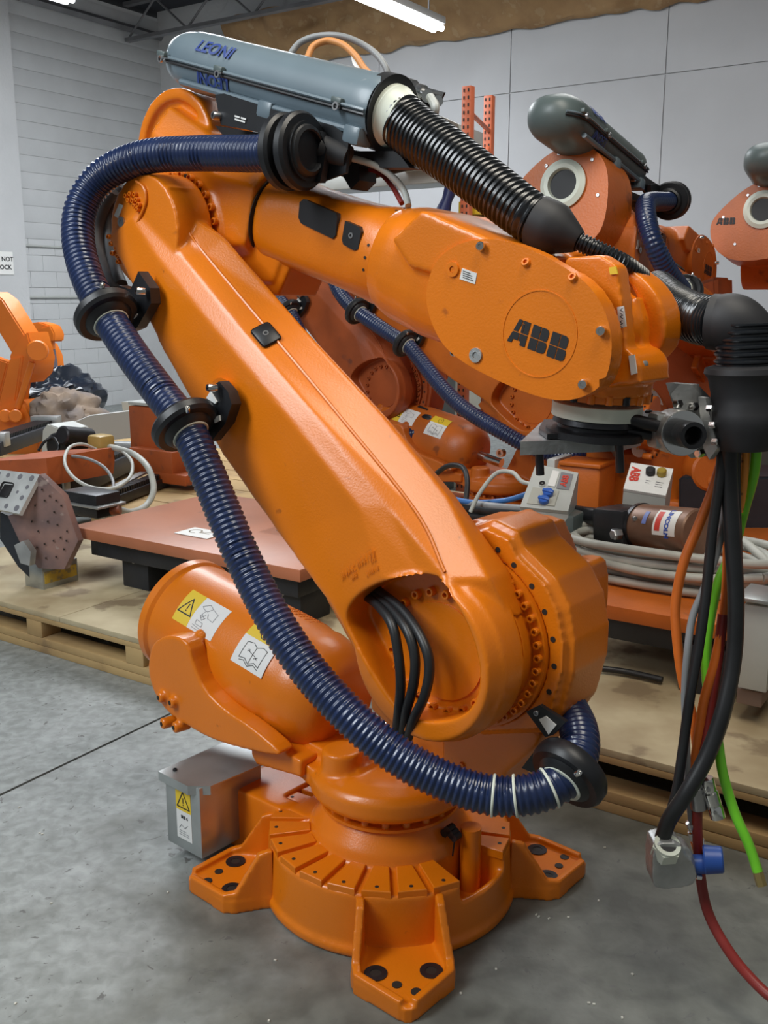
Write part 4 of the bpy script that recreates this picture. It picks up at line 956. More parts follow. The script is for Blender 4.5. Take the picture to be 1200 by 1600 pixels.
bmesh.ops.translate(bm, vec=-oc.location, verts=bm.verts[:]); obj('paper_tag', bm, M_LBL, oc)
cable('arm_cable', [PW(510, 239, .10), PW(545, 246, .08), PW(585, 258, .05), PW(615, 278, .03), PW(632, 300, .02), PW(638, 322, .04)], .0075, M_WC, 'pale grey cable sagging from the black hose clamp down onto the upper arm')
cable('arm_cable', [PW(560, 262, .0), PW(590, 268, -.01), PW(612, 290, .0), PW(628, 318, .02)], .006, M_REDH, 'thin red cable running beside the pale grey one onto the upper arm')
for k, (a, b, lab) in enumerate(((246, 236, 'upper'), (256, 246, 'middle'), (268, 256, 'lower'))):
    cable('sagging_cable', [PW(500, a - 12, .0), PW(560, a + 4, -.04), PW(610, b + 8, -.08), PW(650, b - 4, -.12), PW(676, b - 24, -.16)], .013, M_BC, lab + ' of three thick black cables slung under the grey hose housing')
# black corrugated hose
def hose_thing(name, pts, r, m, label, pitch=.0105, depth=.0036, rf=None):
    p0 = pts[0]; bm = NB(); hose(bm, [p - p0 for p in pts], r, pitch, depth, 28, rf); o = obj(name, bm, m, None, 50); o.location = p0; tag(o, label, 'hose'); return o
s0 = R2W(HP(hl + .03, 0, -.006))
h1 = hose_thing('conduit_hose', [s0, PW(650, 208, .03), PW(705, 246, .035), PW(760, 288, .04), (PW(815, 330, .04)), PW(842, 348, .035)], .06, M_BLKH, 'thick black corrugated hose running from the grey housing along the upper arm', .0125, .0045, lambda t: .0585 - .009 * t)
p_ = [PW(836, 344, .036), PW(868, 362, .03), PW(905, 378, .02)]
bm = NB(); tdir = (p_[2] - p_[0]).normalized(); ln = (p_[2] - p_[0]).length; lathe(bm, [(.044, 0), (.051, .004), (.052, .03), (.050, .05), (.038, ln * .7), (.024, ln * .95), (.020, ln), (0, ln)], p_[0] - s0, tdir, 40); obj('reducer', bm, M_RUB, h1)
bm = NB(); hose(bm, [p - s0 for p in (p_[2], PW(938, 393, .005), PW(975, 412, -.03), PW(1005, 434, -.09))], .0185, .008, .003, 20); obj('thin_section', bm, M_BLKH, h1)
# far hose, elbow and cuff beside the wrist
CD = bd - .02
def DW(x, y, d): return D(x, y, d)
e0 = DW(1025, 458, CD + .30)
h2 = hose_thing('conduit_hose', [e0, DW(1055, 482, CD + .18), DW(1090, 498, CD + .06), DW(1128, 504, CD - .01)], .050, M_BLKH, 'black corrugated hose emerging behind the orange wrist towards the elbow cuff', .009, .003)
bm = NB(); sweep(bm, crom([DW(1118, 504, CD) - e0, DW(1148, 506, CD - .02) - e0, DW(1172, 524, CD - .03) - e0, DW(1178, 550, CD - .03) - e0], 8), lambda i: .052 + .004 * sin(i * .25), 32); obj('rubber_elbow', bm, M_RUB, h2)
bm = NB(); ring(bm, DW(1112, 503, CD + .005) - e0, DW(1140, 505, CD - .02) - DW(1112, 503, CD), .040, .054, .02, 32); obj('elbow_collar', bm, M_RUB, h2)
ct = DW(1168, 545, CD - .03); cb_ = DW(1163, 700, CD - .03); ca = (cb_ - ct).normalized(); cl_ = (cb_ - ct).length
bm = NB(); hose(bm, [ct - ca * .05 - e0, ct - e0, ct + ca * .045 - e0], .062, .014, .005, 32); obj('ribbed_section', bm, M_BLKH, h2)
bm = NB(); lathe(bm, [(.060, .03), (.078, .035), (.080, .045), (.072, .055), (.066, .085), (.066, .10), (.074, .12), (.076, .14), (.070, .16), (.064, cl_ - .01), (.058, cl_), (0, cl_)], ct - e0, ca, 48); obj('rubber_cuff', bm, M_RUB, h2)
# hanging cables
q = CD - .03
def HG(pts): return [DW(x, y, d) for x, y, d in pts]
cable('hanging_cable', HG([(1128, 680, q + .02), (1122, 740, q), (1108, 840, q - .02), (1085, 900, q - .02), (1062, 960, q), (1053, 980, q)][:1] + [(1126, 740, q), (1113, 830, q), (1104, 920, q - .01), (1092, 1010, q - .02), (1078, 1090, q - .03), (1067, 1170, q - .03), (1056, 1240, q - .03), (1040, 1290, q - .03), (1031, 1312, q - .03)]), .0105, M_BC, 'left black cable of the hanging bundle, ending in the grey plug housing')
cable('hanging_cable', HG([(1140, 680, q), (1140, 760, q), (1145, 850, q - .01), (1150, 940, q - .02), (1146, 1030, q - .03), (1130, 1110, q - .05), (1105, 1180, q - .06), (1072, 1240, q - .07), (1046, 1280, q - .06), (1034, 1312, q - .05)]), .0165, M_BC, 'thickest black cable of the hanging bundle, bowed out to the right')
cable('hanging_cable', HG([(1150, 680, q + .03), (1148, 760, q + .02), (1152, 900, q + .02), (1150, 1020, q + .0), (1135, 1110, q - .02), (1110, 1180, q - .03), (1078, 1240, q - .04)]), .0115, M_BC, 'black cable behind and to the right of the thickest one')
cable('hanging_cable', HG([(1136, 690, q + .05), (1122, 740, q + .05), (1108, 780, q + .05), (1088, 830, q + .05), (1068, 880, q + .05), (1056, 940, q + .05), (1057, 990, q + .04), (1066, 1060, q + .03), (1082, 1120, q + .02), (1090, 1180, q), (1088, 1220, q)]), .0105, M_OC, 'orange cable swinging out furthest left of the hanging bundle')
gcab = cable('hanging_cable', HG([(1133, 790, q + .03), (1128, 830, q + .02), (1118, 870, q + .01), (1100, 920, q), (1082, 965, q), (1074, 1020, q - .01), (1070, 1080, q - .01), (1072, 1150, q - .01), (1075, 1220, q - .01), (1078, 1260, q - .01), (1082, 1290, q - .01)]), .0078, M_GC, 'grey cable of the hanging bundle ending in a silver coupling')
bm = NB(); gp = [DW(1082, 1288, q - .01) - gcab.location, DW(1096, 1336, q - .01) - gcab.location]; gl = (gp[1] - gp[0]).length
lathe(bm, [(.006, -.008), (.013, -.006), (.013, .006), (.0115, .008), (.0115, .014), (.0145, .016), (.0145, gl * .45), (.0135, gl * .48), (.0155, gl * .52), (.0155, gl), (.012, gl + .002), (0, gl)], gp[0], gp[1] - gp[0], 24); obj('coupling', bm, M_CHR, gcab)
cable('hanging_cable', HG([(1137, 820, q + .04), (1136, 900, q + .03), (1131, 960, q + .02), (1118, 1030, q), (1100, 1095, q - .01), (1090, 1160, q - .01), (1082, 1215, q - .01), (1080, 1250, q - .01)]), .0100, M_OC, 'orange cable twisting through the middle of the hanging bundle')
cable('hanging_cable', HG([(1166, 690, q + .03), (1163, 740, q + .03), (1158, 780, q + .03), (1154, 800, q + .03)]), .0085, mat('frayed_orange_sheath', (.85, .30, .04), .5, wear=.9, wearc=(.1, .04, .02), wscale=40, wth=.55), 'short worn orange cable beneath the rubber cuff, left of the green hose')
gh = cable('air_hose', HG([(1184, 680, q + .02), (1178, 740, q + .03), (1162, 800, q + .06), (1146, 860, q + .07), (1126, 900, q + .07), (1113, 950, q + .07), (1104, 1010, q + .06), (1104, 1060, q + .05), (1112, 1110, q + .03), (1122, 1160, q), (1130, 1210, q - .03), (1148, 1270, q - .05), (1170, 1320, q - .07), (1184, 1362, q - .09)]), .0105, M_LIME, 'lime green air hose hanging at the right with a brass end', 'hose')
bm = NB(); a = DW(1184, 1362, q - .09) - gh.location; b = DW(1190, 1384, q - .10) - gh.location; cyl(bm, a, b, .011, 6); obj('brass_end', bm, mat('brass', (.50, .38, .16), .35, .9), gh)
rh = cable('air_hose', HG([(1130, 960, q + .02), (1120, 1040, q), (1108, 1120, q - .01), (1096, 1200, q - .02), (1090, 1260, q - .02), (1090, 1310, q - .02), (1096, 1380, q - .03), (1108, 1430, q - .05), (1135, 1480, q - .09), (1170, 1525, q - .13), (1215, 1565, q - .18), (1290, 1600, q - .25)]), .0112, M_REDH, 'dark red air hose curving down to the bottom right corner', 'hose')
a = DW(1085, 1215, q - .02); b = DW(1092, 1262, q - .02); bm = NB(); lathe(bm, [(.010, 0), (.016, .002), (.016, .02), (.018, .022), (.018, (b - a).length), (0, (b - a).length)], a - rh.location, b - a, 20); obj('collar', bm, M_ST, rh)
# loose silver plug
a = DW(1103, 1216, q - .03); b = DW(1122, 1277, q - .04); t = empty('loose_coupling', a, 0, 'shiny silver cylindrical coupling hanging beside the thick black cable', 'coupling')
ln = (b - a).length; bm = NB(); lathe(bm, [(0, 0), (.0145, 0), (.015, .003), (.015, ln * .28), (.0138, ln * .30), (.0138, ln * .33), (.0158, ln * .36), (.0158, ln * .66), (.0145, ln * .68), (.0145, ln * .71), (.0158, ln * .74), (.0158, ln), (0, ln)], V((0, 0, 0)), b - a, 28); obj('body', bm, M_CHR, t)
for y_ in (.2, .78):
    pz = (b - a) * y_; bm = NB(); cyl(bm, pz, pz + V((-.006, -.018, 0)), .004, 8); obj('locating_pin', bm, M_ST, t)
# heavy plug with grey metal hood, green nut, blue cap
hc = DW(1046, 1350, q - .05); t = empty('power_plug', hc, 0, 'grey metal plug housing with white gland nut and blue cap at the bundle end', 'plug')
sc = (D(1100, 1350, q - .05) - D(1000, 1350, q - .05)).x / 100          # metres per pixel here
def K(x, y, dy=0.): return V(((x - 1046) * sc, dy, -(y - 1350) * sc * 1.03))
bm = NB(); prism(bm, chaikin([K(1012, 1318, -.03), K(1016, 1302, -.03), K(1056, 1302, -.03), K(1058, 1318, -.03), K(1078, 1335, -.03), K(1084, 1364, -.03), K(1070, 1376, -.03), K(1022, 1380, -.03), K(1014, 1366, -.03)], 1), V((0, .06, 0)))
prism(bm, chaikin([K(1050, 1312, -.022), K(1066, 1311, -.022), K(1078, 1326, -.022), K(1084, 1355, -.022), K(1055, 1352, -.022)], 1), V((0, .045, 0)))
hood = cast('hood', bm, None, .003, 3, M_ALU, t)
nd = V((.05, -.45, .9)).normalized(); bm = NB(); x, y, z = frame(nd); o0 = K(1034, 1326, -.012)
cyl(bm, o0, o0 + nd * .026, .031, 6); ring(bm, o0 + nd * .024, nd, .018, .027, .008, 28); obj('gland_nut', bm, M_WHITE, t)
bm = NB(); cyl(bm, o0 + nd * .025, o0 + nd * .030, .019, 24); obj('gland_seal', bm, M_RUB, t)
bm = NB(); cyl(bm, K(1082, 1348, -.005), K(1098, 1346, -.01), .020, 24); cyl(bm, K(1096, 1338, -.01), K(1124, 1334, -.02), .030, 28, .027, .003); obj('blue_cap', bm, M_BLUEP and mat('blue_cap_plastic', (.02, .07, .30), .4), t)
bm = NB(); cyl(bm, K(1084, 1362, -.02), K(1092, 1363, -.02), .006, 10); obj('latch_pin', bm, M_CHR, t)
# black cables looping behind the elbow and those inside the hip opening
for pts, r, lab in (([(176, 296, .15), (160, 320, .16), (150, 360, .17), (154, 400, .19), (170, 438, .22), (182, 460, .26)], .022, 'thick black cable behind the blue hose beside the elbow'),
                    ([(190, 290, .12), (172, 330, .13), (170, 380, .15), (180, 420, .19), (190, 446, .24)], .016, 'thinner black cable between the blue hose and the elbow disc')):
    cable('elbow_cable', [PW(*q_) for q_ in pts], r, M_RUB, lab)
for pts, r, lab in (([(570, 930, .24), (590, 945, .27), (612, 975, .30), (622, 1020, .31), (626, 1070, .31), (622, 1120, .30), (618, 1160, .28)], .0105, 'left black cable hanging out of the robot hip opening'),
                    ([(580, 926, .24), (610, 950, .27), (636, 985, .30), (648, 1025, .31), (646, 1070, .31), (634, 1115, .30), (626, 1165, .28)], .0105, 'middle black cable hanging out of the robot hip opening'),
                    ([(590, 922, .24), (630, 955, .27), (660, 1000, .30), (671, 1040, .31), (664, 1085, .31), (646, 1125, .30), (634, 1165, .28)], .0105, 'right black cable hanging out of the robot hip opening')):
    cable('hip_cable', [PW(*q_) for q_ in pts], r, M_BC, lab)
for k, (dy, lab) in enumerate(((0, 'upper'), (14, 'lower'))):
    cable('arm_cable', [PW(440, 398 + dy, -.06), PW(455, 408 + dy, -.05), PW(482, 412 + dy, -.05), (PW(510, 404 + dy, -.06)), PW(526, 392 + dy, -.08)], .013, M_BC, lab + ' black cable sagging beneath the upper arm tube')
# ================================================================ more robots of the same kind behind, in other poses
HOSE0 = [W2R(p) for p in bhp]
OR_SWAP = M_OR2  # darker copy of the orange paint carries the shade on these robots
def pose_mats(da, db):
    A = Matrix.Translation(AX2C) @ Matrix.Rotation(da, 4, 'Y') @ Matrix.Translation(-AX2C)
    Bm = A @ Matrix.Translation(EC) @ Matrix.Rotation(db, 4, 'Y') @ Matrix.Translation(-EC)
    return {'base': Matrix.Identity(4), 'turn': Matrix.Identity(4), 'arm': A, 'upper': Bm, 'tool': Bm}
SKIP_LEAF = {'cast_number', 'tapped_holes', 'stud', 'cast_lettering'}
def clone_tree(o, parent, depth=0):
    c = o.copy(); COL.objects.link(c); c.parent = parent
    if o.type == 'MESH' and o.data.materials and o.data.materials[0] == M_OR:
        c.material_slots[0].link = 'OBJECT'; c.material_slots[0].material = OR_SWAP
    for ch in list(o.children):
        if ch.name.split('.')[0] in SKIP_LEAF: continue
        clone_tree(ch, c, depth + 1)
    return c
MAIN_PARTS = list(ROB.children)
def clone_robot(loc, heading, da, db, label, skip=('connection_box', 'connector_plug', 'tool_adapter', 'fitting_plate', 'grey_guard'), hose_lab=None, grp=None, swap=None):
    global OR_SWAP
    OR_SWAP = swap or M_OR2
    r = empty('industrial_robot', V(loc), heading, label, 'robot arm'); M = pose_mats(da, db)
    for o in MAIN_PARTS:
        if o.name.split('.')[0] in skip: continue
        j = JOINT.get(o.name, 'base'); c = clone_tree(o, r); c.matrix_local = M[j] @ o.matrix_local
    if hose_lab:
        pts = []
        n = len(HOSE0)
        for i, p in enumerate(HOSE0):
            wu = max(0, min(1, (7 - i) / 5)); wt = max(0, min(1, (i - 15) / 6)); a = M['arm'] @ p; u = M['upper'] @ p
            q = a.lerp(u, wu); q = q.lerp(p, wt); pts.append(q)
        Rz = Matrix.Translation(V(loc)) @ Matrix.Rotation(heading, 4, 'Z'); w_ = [Rz @ q for q in pts]; o0 = w_[0]
        bm = NB(); hose(bm, [q - o0 for q in w_], .0405, .016, .0036, 18); h = obj('cable_hose', bm, M_BLUE, None, 50); h.location = o0; tag(h, hose_lab, 'hose')
    return r
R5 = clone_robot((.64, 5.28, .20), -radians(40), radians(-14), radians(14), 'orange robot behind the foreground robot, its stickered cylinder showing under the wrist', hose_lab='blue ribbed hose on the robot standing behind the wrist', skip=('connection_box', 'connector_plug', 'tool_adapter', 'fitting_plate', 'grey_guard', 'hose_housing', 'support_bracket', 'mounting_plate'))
R2 = clone_robot((-.10, 6.05, .20), -radians(40), 0, radians(4), 'orange robot with shade painted in, furthest back between elbow and wrist', hose_lab='blue ribbed hose on the shaded robot seen beneath the upper arm', swap=M_OR3, skip=('connection_box', 'connector_plug', 'tool_adapter', 'fitting_plate', 'grey_guard', 'hose_housing', 'support_bracket', 'mounting_plate'))
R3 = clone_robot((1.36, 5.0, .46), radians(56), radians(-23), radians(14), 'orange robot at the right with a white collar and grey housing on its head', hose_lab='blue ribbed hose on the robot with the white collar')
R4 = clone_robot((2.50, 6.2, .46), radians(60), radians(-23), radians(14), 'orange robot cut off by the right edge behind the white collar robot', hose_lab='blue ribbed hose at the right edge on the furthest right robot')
rcv = [(-.26, .02), (-.22, .10), (-.07, .235), (.06, .250), (.14, .21), (.185, .12), (.185, -.06), (.13, -.13), (-.10, -.16), (-.22, -.10)]
for rob in (R3, R4):
    Mu = pose_mats(radians(-23), radians(14))['upper']
    bm = NB(); prism(bm, chaikin([Mu @ U(-.31, s, e) for s, e in rcv], 2), (Mu.to_3x3() @ UD) * .26, 0); bmesh.ops.bevel(bm, geom=[e for e in bm.edges if len(e.link_faces) == 2 and e.calc_face_angle(0) > 1.2], offset=.012, segments=3, affect='EDGES')
    rcov = obj('rear_cover', bm, M_OR2, rob)
    n3 = -(Mu.to_3x3() @ UD).normalized()
    c_ = Mu @ U(-.31, .0, .10); bm = NB(); lathe(bm, [(.055, 0), (.092, 0), (.094, .012), (.075, .022), (.060, .020), (.055, 0)], c_, n3, 48); obj('collar', bm, M_WHITE, rcov)
    bm = NB(); cyl(bm, c_ + n3 * .0005, c_ + n3 * .003, .060, 32); obj('hollow', bm, M_INK, rcov)
    abb_logo('maker_logo', face_m(Mu @ U(-.3115, -.175, .05), Mu.to_3x3() @ V((0, -1, 0)), Mu.to_3x3() @ UE), .034, M_INK, rcov)
    for s, e in ((-.03, .135), (.11, .10), (.145, -.04), (.05, -.15), (-.12, -.165), (-.19, -.02), (-.08, .09)):
        q_ = Mu @ U(-.31, s, e * .95 + .09); bm = NB(); bolt(bm, q_, n3, .007, .004); obj('screw', bm, M_ST, rcov)
    for ch in rob.children:
        if ch.name.split('.')[0] == 'hose_housing':
            Mh = Mu @ Matrix.Translation(-hd * .27 - hu * .01) @ Matrix.Translation(HA) @ mtx(V((0,0,0)), hd, hs, hd.cross(hs)) @ Matrix.Diagonal((1.0, 1.35, 1.2, 1)) @ mtx(V((0,0,0)), hd, hs, hd.cross(hs)).inverted() @ Matrix.Translation(-HA)
            ch.matrix_local = Mh; ch.material_slots[0].link = 'OBJECT'; ch.material_slots[0].material = M_GRN
# ================================================================ pallets and platforms
def obox(name, o, l2, l1, h, m, parent=None, bev=.0, loc=None):
    """box from its near left bottom corner o, l2 along the back wall, l1 away from the viewer"""
    bm = NB(); box(bm, (l2 / 2, l1 / 2, h / 2), (l2, l1, h), mtx(V(o) - (loc or V((0, 0, 0))), AX2, AX1, V((0, 0, 1))), bev); return obj(name, bm, m, parent)
def pallet(o, l2, l1, h, label, blocks, ply=True, nb=7):
    e = empty('wooden_pallet', V((o.x, o.y, 0)), 0, label, 'pallet'); L0 = V((0, 0, 0)); lo = V((o.x, o.y, 0))
    f = lambda a, b, z: V((o.x, o.y, 0)) + AX2 * a + AX1 * b + V((0, 0, z))
    if ply:
        k = 2; w_ = l2 / k
        for i in range(k): obox('deck_sheet', f(i * w_, 0, h - .022), w_ - .004, l1, .022, M_PLY, e, .001, lo)
        obox('deck_board', f(0, .0, h - .045), l2, .09, .022, M_WOOD, e, .002, lo)
    else:
        w_ = l1 / nb
        for i in range(nb): obox('deck_board', f(0, i * w_, h - .022), l2, w_ - .014, .022, M_WOOD, e, .002, lo)
    for b in blocks:
        for q in (0, l1 / 2 - .05, l1 - .1): obox('block', f(b, q, .068), .10, .10, h - .045 - .068, M_WOOD, e, .003, lo)
    for q in (0, l1 / 2 - .05, l1 - .1):
        obox('runner', f(0, q, .034), l2, .10, .034, M_WOOD, e, .003, lo); obox('bottom_board', f(0, q, 0), l2, .10, .033, M_WOOD, e, .003, lo)
    return e
lp = G(0, 1000); lp = lp - AX2 * .8
pallet(lp, 2.45, 1.35, .185, 'long wooden pallet at left under the red platform, plywood deck', (.02, 1.0, 1.62, 2.33))
rp = G(925, 1262); rp = rp - AX2 * .55
pallet(rp, 2.6, 1.3, .20, 'wooden pallet at right behind the hanging cables, stained plywood deck', (.02, .40, 1.19, 2.3))
pallet(V((-3.75, 6.3, 0)), 1.08, 1.5, .20, 'small wooden pallet at the left edge behind the perforated fixture', (.02, .5, .96), False)
pallet(lp - AX2 * .9 + AX1 * 1.40, 1.42, 1.9, .26, 'low wooden pallet under the cable strewn rails behind the red platform', (.02, .66, 1.30), False)
pallet(rp - AX2 * 2.45 + AX1 * 1.36, 2.05, 1.8, .20, 'wooden pallet under the two robots in the middle', (.02, .95, 1.88))
pallet(V((-4.05, 8.35, 0)), 2.4, 1.6, .20, 'far wooden pallet by the left wall under the small robots', (.02, 1.1, 2.28), False)
def platform(c0, l2, l1, zt, label, feet_at, th=.05, zp=.2, mm=None):
    e = empty('robot_platform', V((c0.x, c0.y, zp)), 0, label, 'platform'); lo = V((c0.x, c0.y, zp)); f = lambda a, b, z: V((c0.x, c0.y, z)) + AX2 * a + AX1 * b
    obox('top_plate', f(0, 0, zt - th), l2, l1, th, mm or M_PINK, e, .003, lo)
    obox('frame', f(.06, .06, zt - th - .09), l2 - .12, l1 - .12, .09, M_DK, e, .004, lo)
    for a, b in feet_at: 
        g = obox('foot', f(a, b, zp), .17, .20, zt - th - zp - .04, M_DK, e, .006, lo)
        bm = NB(); cyl(bm, f(a + .085, b, zp + .13) - lo, f(a + .085, b - .008, zp + .13) - lo, .010, 8); obj('bolt', bm, M_ST, g)
    return e
M_DK = mat('dark_blue_black_paint', (.020, .024, .032), .5, noise=.3, nscale=6, bump=.2)
c0 = G(110, 822, .46)
P1 = platform(c0, 1.35, .95, .46, 'flat red orange platform on black feet at left on the pallet', ((.22, .10), (1.1, .10), (.22, .65)), zp=.185)
bm = NB(); c = G(276, 832, .462); box(bm, (.10, .05, .001), (.20, .13, .002), mtx(c, AX2, AX1, V((0, 0, 1)))); ps = obj('paper_sheet', bm, M_LBL); tag(ps, 'white printed sheet lying on the flat red platform', 'paper')
bm = NB(); f = flat_map(c + V((0, 0, .0025)), AX2, AX1); nn = obj('print', bm, M_INKG, ps) ; bpy.data.objects.remove(nn)
ink('print', f, [[(.06 + .03 * cos(t * pi / 6), .06 + .028 * sin(t * pi / 6)) for t in range(11)], [(.09, .06), (.15, .08)], [(.09, .05), (.15, .05)]], .006, mat('brown_ink', (.20, .15, .08), .6), ps, .0002)
c1_ = G(925, 941, .46) - AX2 * .15
P3 = platform(rp - AX2 * .40 + AX1 * 2.27, 2.9, 2.4, .46, 'orange platform under the white collar robot at the back right', ((.3, .1), (2.5, .1), (.3, 2.0), (2.5, 2.0)), mm=M_OR2, zp=0)
P2 = platform(c1_, 2.2, 1.7, .46, 'orange platform at right under the coiled grey cable', ((.46, .02), (1.9, .05)), mm=M_OR2)
gp_ = G(402, 838, .44)
gb = empty('steel_bench', V((gp_.x, gp_.y, .185)), 0, 'grey perforated steel bench between the red platform and the robot', 'bench'); lo = V((gp_.x, gp_.y, .185))
obox('top_plate', gp_ + V((0, .0, 0)), .55, .6, .02, M_GALV, gb, .002, lo); obox('body', gp_ + AX1 * .03 + AX2 * .02 - V((0, 0, .24)), .5, .5, .235, M_DK, gb, .004, lo)
bm = NB()
for i in range(5):
    for j in range(4): cyl(bm, gp_ - lo + AX2 * (.06 + i * .1) + AX1 * (.08 + j * .13) + V((0, 0, .019)), gp_ - lo + AX2 * (.06 + i * .1) + AX1 * (.08 + j * .13) + V((0, 0, .0208)), .012, 10)
o = obj('plate_holes', bm, M_HOLE, gb); o['kind'] = 'stuff'
ob = D(462, 895, 3.9); bm = NB(); box(bm, (0, 0, 0), (.10, .10, .10), mtx(ob, AX2, AX1, V((0, 0, 1))), .006)
# ================================================================ generic clutter builders
def dprism(name, pts, d, th, m, parent=None, org=None, bev=0., dirn=None, smooth=35):
    bm = NB(); o = org or V((0, 0, 0)); v = (dirn or AX1) * th; prism(bm, [D(x, y, d) - o for x, y in pts], v, 0)
    if bev: bmesh.ops.bevel(bm, geom=bm.edges[:], offset=bev, segments=2, affect='EDGES')
    return obj(name, bm, m, parent, smooth)
def thing_at(name, x, y, d, label, cat, grp=None):
    p = D(x, y, d); return empty(name, p, 0, label, cat, grp), p
# ---- perforated fixture at left: tilted machined plate, perforated cheek, socket box
t, o = thing_at('welding_fixture', 60, 915, 4.5, 'tilted aluminium face plate with holes on a perforated reddish cheek at left', 'fixture')
fp_ = [D(-8, 733, 4.48), D(62, 741, 4.33), D(30, 803, 4.23), D(-30, 790, 4.38)]
n_ = (fp_[1] - fp_[0]).cross(fp_[2] - fp_[1]).normalized()
bm = NB(); prism(bm, [p - o for p in fp_], n_ * -.02 if n_.y < 0 else n_ * .02); fpo = obj('face_plate', bm, mat('bright_machined_aluminium', (.66, .68, .68), .45, .35, noise=.2, nscale=12), t)
nn_ = n_ if n_.y < 0 else -n_
for u_, v_, r in ((.12, .12, .014), (.35, .12, .012), (.62, .12, .014), (.88, .12, .014), (.88, .35, .010), (.88, .62, .012), (.88, .88, .015), (.62, .88, .012), (.35, .88, .014), (.72, .5, .008)):
    p = fp_[0].lerp(fp_[1], u_).lerp(fp_[3].lerp(fp_[2], u_), v_) - o; bm = NB(); cyl(bm, p, p + nn_ * .002, r, 16); obj('bolt_hole', bm, M_INKG, fpo)
p = fp_[0].lerp(fp_[1], .45).lerp(fp_[3].lerp(fp_[2], .45), .5) - o; e1 = (fp_[1] - fp_[0]).normalized(); e2 = nn_.cross(e1)
bm = NB(); box(bm, (0, 0, .001), (.075, .075, .004), mtx(p, e1, e2, nn_), .012); obj('window', bm, M_INK, fpo)
M_RUST = mat('reddish_scuffed_steel', (.34, .20, .17), .45, .4, c2=(.17, .12, .12), nscale=6, bump=.2, wear=.6, wearc=(.45, .36, .32), wscale=18, wth=.64)
ch = [(62, 741), (98, 775), (114, 822), (122, 845), (100, 890), (60, 888), (30, 845), (12, 806), (32, 800)]
ck = dprism('cheek_plate', ch, 4.32, .03, M_RUST, t, o)
bm = NB(); rr = random.Random(5)
for x, y in ((55, 790), (70, 782), (85, 800), (75, 815), (60, 830), (90, 820), (95, 840), (100, 858), (84, 845), (70, 850), (50, 815), (88, 870), (72, 872), (105, 830), (66, 765), (78, 775), (96, 790), (58, 855), (104, 845), (88, 782)):
    q_ = D(x, y, 4.315) - o; cyl(bm, q_, q_ - AX1 * .003, .0045, 8)
k_ = obj('perforations', bm, M_HOLE, ck); k_['kind'] = 'stuff'
dprism('support_bracket', [(0, 800), (14, 806), (30, 845), (56, 880), (50, 906), (28, 885), (0, 842)], 4.38, .10, M_DK, t, o)
sb = obox('socket_box', D(40, 917, 4.40), .13, .20, .115, M_GALV, t, .004, o)
bm = NB(); cc = D(57, 901, 4.385) - o; cyl(bm, cc + AX1 * .01, cc - AX1 * .004, .020, 16); obj('socket', bm, M_INK, sb)
bm = NB(); x0_ = D(40, 917, 4.40) - o + AX2 * .131 + V((0, 0, .03)); box(bm, (0, .10, .03), (.004, .18, .055), mtx(x0_, AX2, AX1, V((0, 0, 1)))); obj('yellow_plate', bm, mat('worn_yellow_paint', (.50, .33, .04), .5, wear=.8, wearc=(.2, .17, .1), wscale=20, wth=.5), sb)
dprism('edge_lever', [(22, 852), (36, 845), (48, 862), (46, 884), (32, 880)], 4.26, .03, M_ALU, t, o)
# ---- items on the far side of the left pallets
def simple(name, pts, d, th, m, label, cat, bev=0., grp=None, dirn=None):
    t, o = thing_at(name, pts[0][0], pts[0][1], d, label, cat, grp); bpy.data.objects.remove(t)
    ob = dprism(name, pts, d, th, m, None, o, bev, dirn); ob.location = o; tag(ob, label, cat, grp); return ob
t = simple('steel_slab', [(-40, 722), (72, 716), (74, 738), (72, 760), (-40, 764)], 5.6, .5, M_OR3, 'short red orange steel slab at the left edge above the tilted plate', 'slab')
# stacked orange blocks
t, o = thing_at('orange_pedestal', 240, 745, 6.6, 'stack of plain orange steel blocks behind the blue hose at left', 'pedestal')
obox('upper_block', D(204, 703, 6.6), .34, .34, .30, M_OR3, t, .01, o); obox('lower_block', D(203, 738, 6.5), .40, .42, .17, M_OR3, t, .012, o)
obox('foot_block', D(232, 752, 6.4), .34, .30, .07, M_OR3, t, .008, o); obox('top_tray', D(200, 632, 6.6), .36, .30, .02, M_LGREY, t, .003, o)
bm = NB(); box(bm, (.12, -.004, 0), (.05, .006, .03), mtx(D(222, 712, 6.58) - o, AX2, AX1, V((0, 0, 1)))); obj('tag', bm, M_LBL, t)
# black linear rail with bellows and rollers
def rail(a, b, w_, h_, label, m=M_DK, z=None):
    d_ = (b - a); l_ = d_.length; d_.normalize(); up = V((0, 0, 1)); s_ = up.cross(d_).normalized(); t = empty('linear_rail', a, 0, label, 'rail')
    bm = NB(); box(bm, (l_ / 2, 0, 0), (l_, w_, h_), mtx(V((0, 0, 0)), d_, s_, d_.cross(s_)), .004); obj('rail_body', bm, m, t)
    bm = NB(); nb_ = int(l_ / .03)
    for i in range(nb_): box(bm, (.02 + i * .03, 0, h_ / 2 + .014), (.018, w_ * .7, .03), mtx(V((0, 0, 0)), d_, s_, d_.cross(s_)))
    q_ = obj('bellows', bm, M_BLK, t); q_['kind'] = 'stuff'
    for k in (.08, .92):
        bm = NB(); box(bm, (l_ * k, 0, h_ * .6), (.09, w_ * 1.15, h_), mtx(V((0, 0, 0)), d_, s_, d_.cross(s_)), .004); obj('end_block', bm, M_ALU, t)
    return t
rail(G(70, 775, .35), G(205, 715, .35) , .16, .12, 'black bellows covered rail lying behind the red platform')
rail(G(125, 800, .30), G(262, 748, .30), .10, .06, 'low dark rail with a bright edge next to the red platform', M_DM)
rail(G(-20, 702, .42), G(80, 668, .42), .20, .10, 'short dark rail left of the white box')
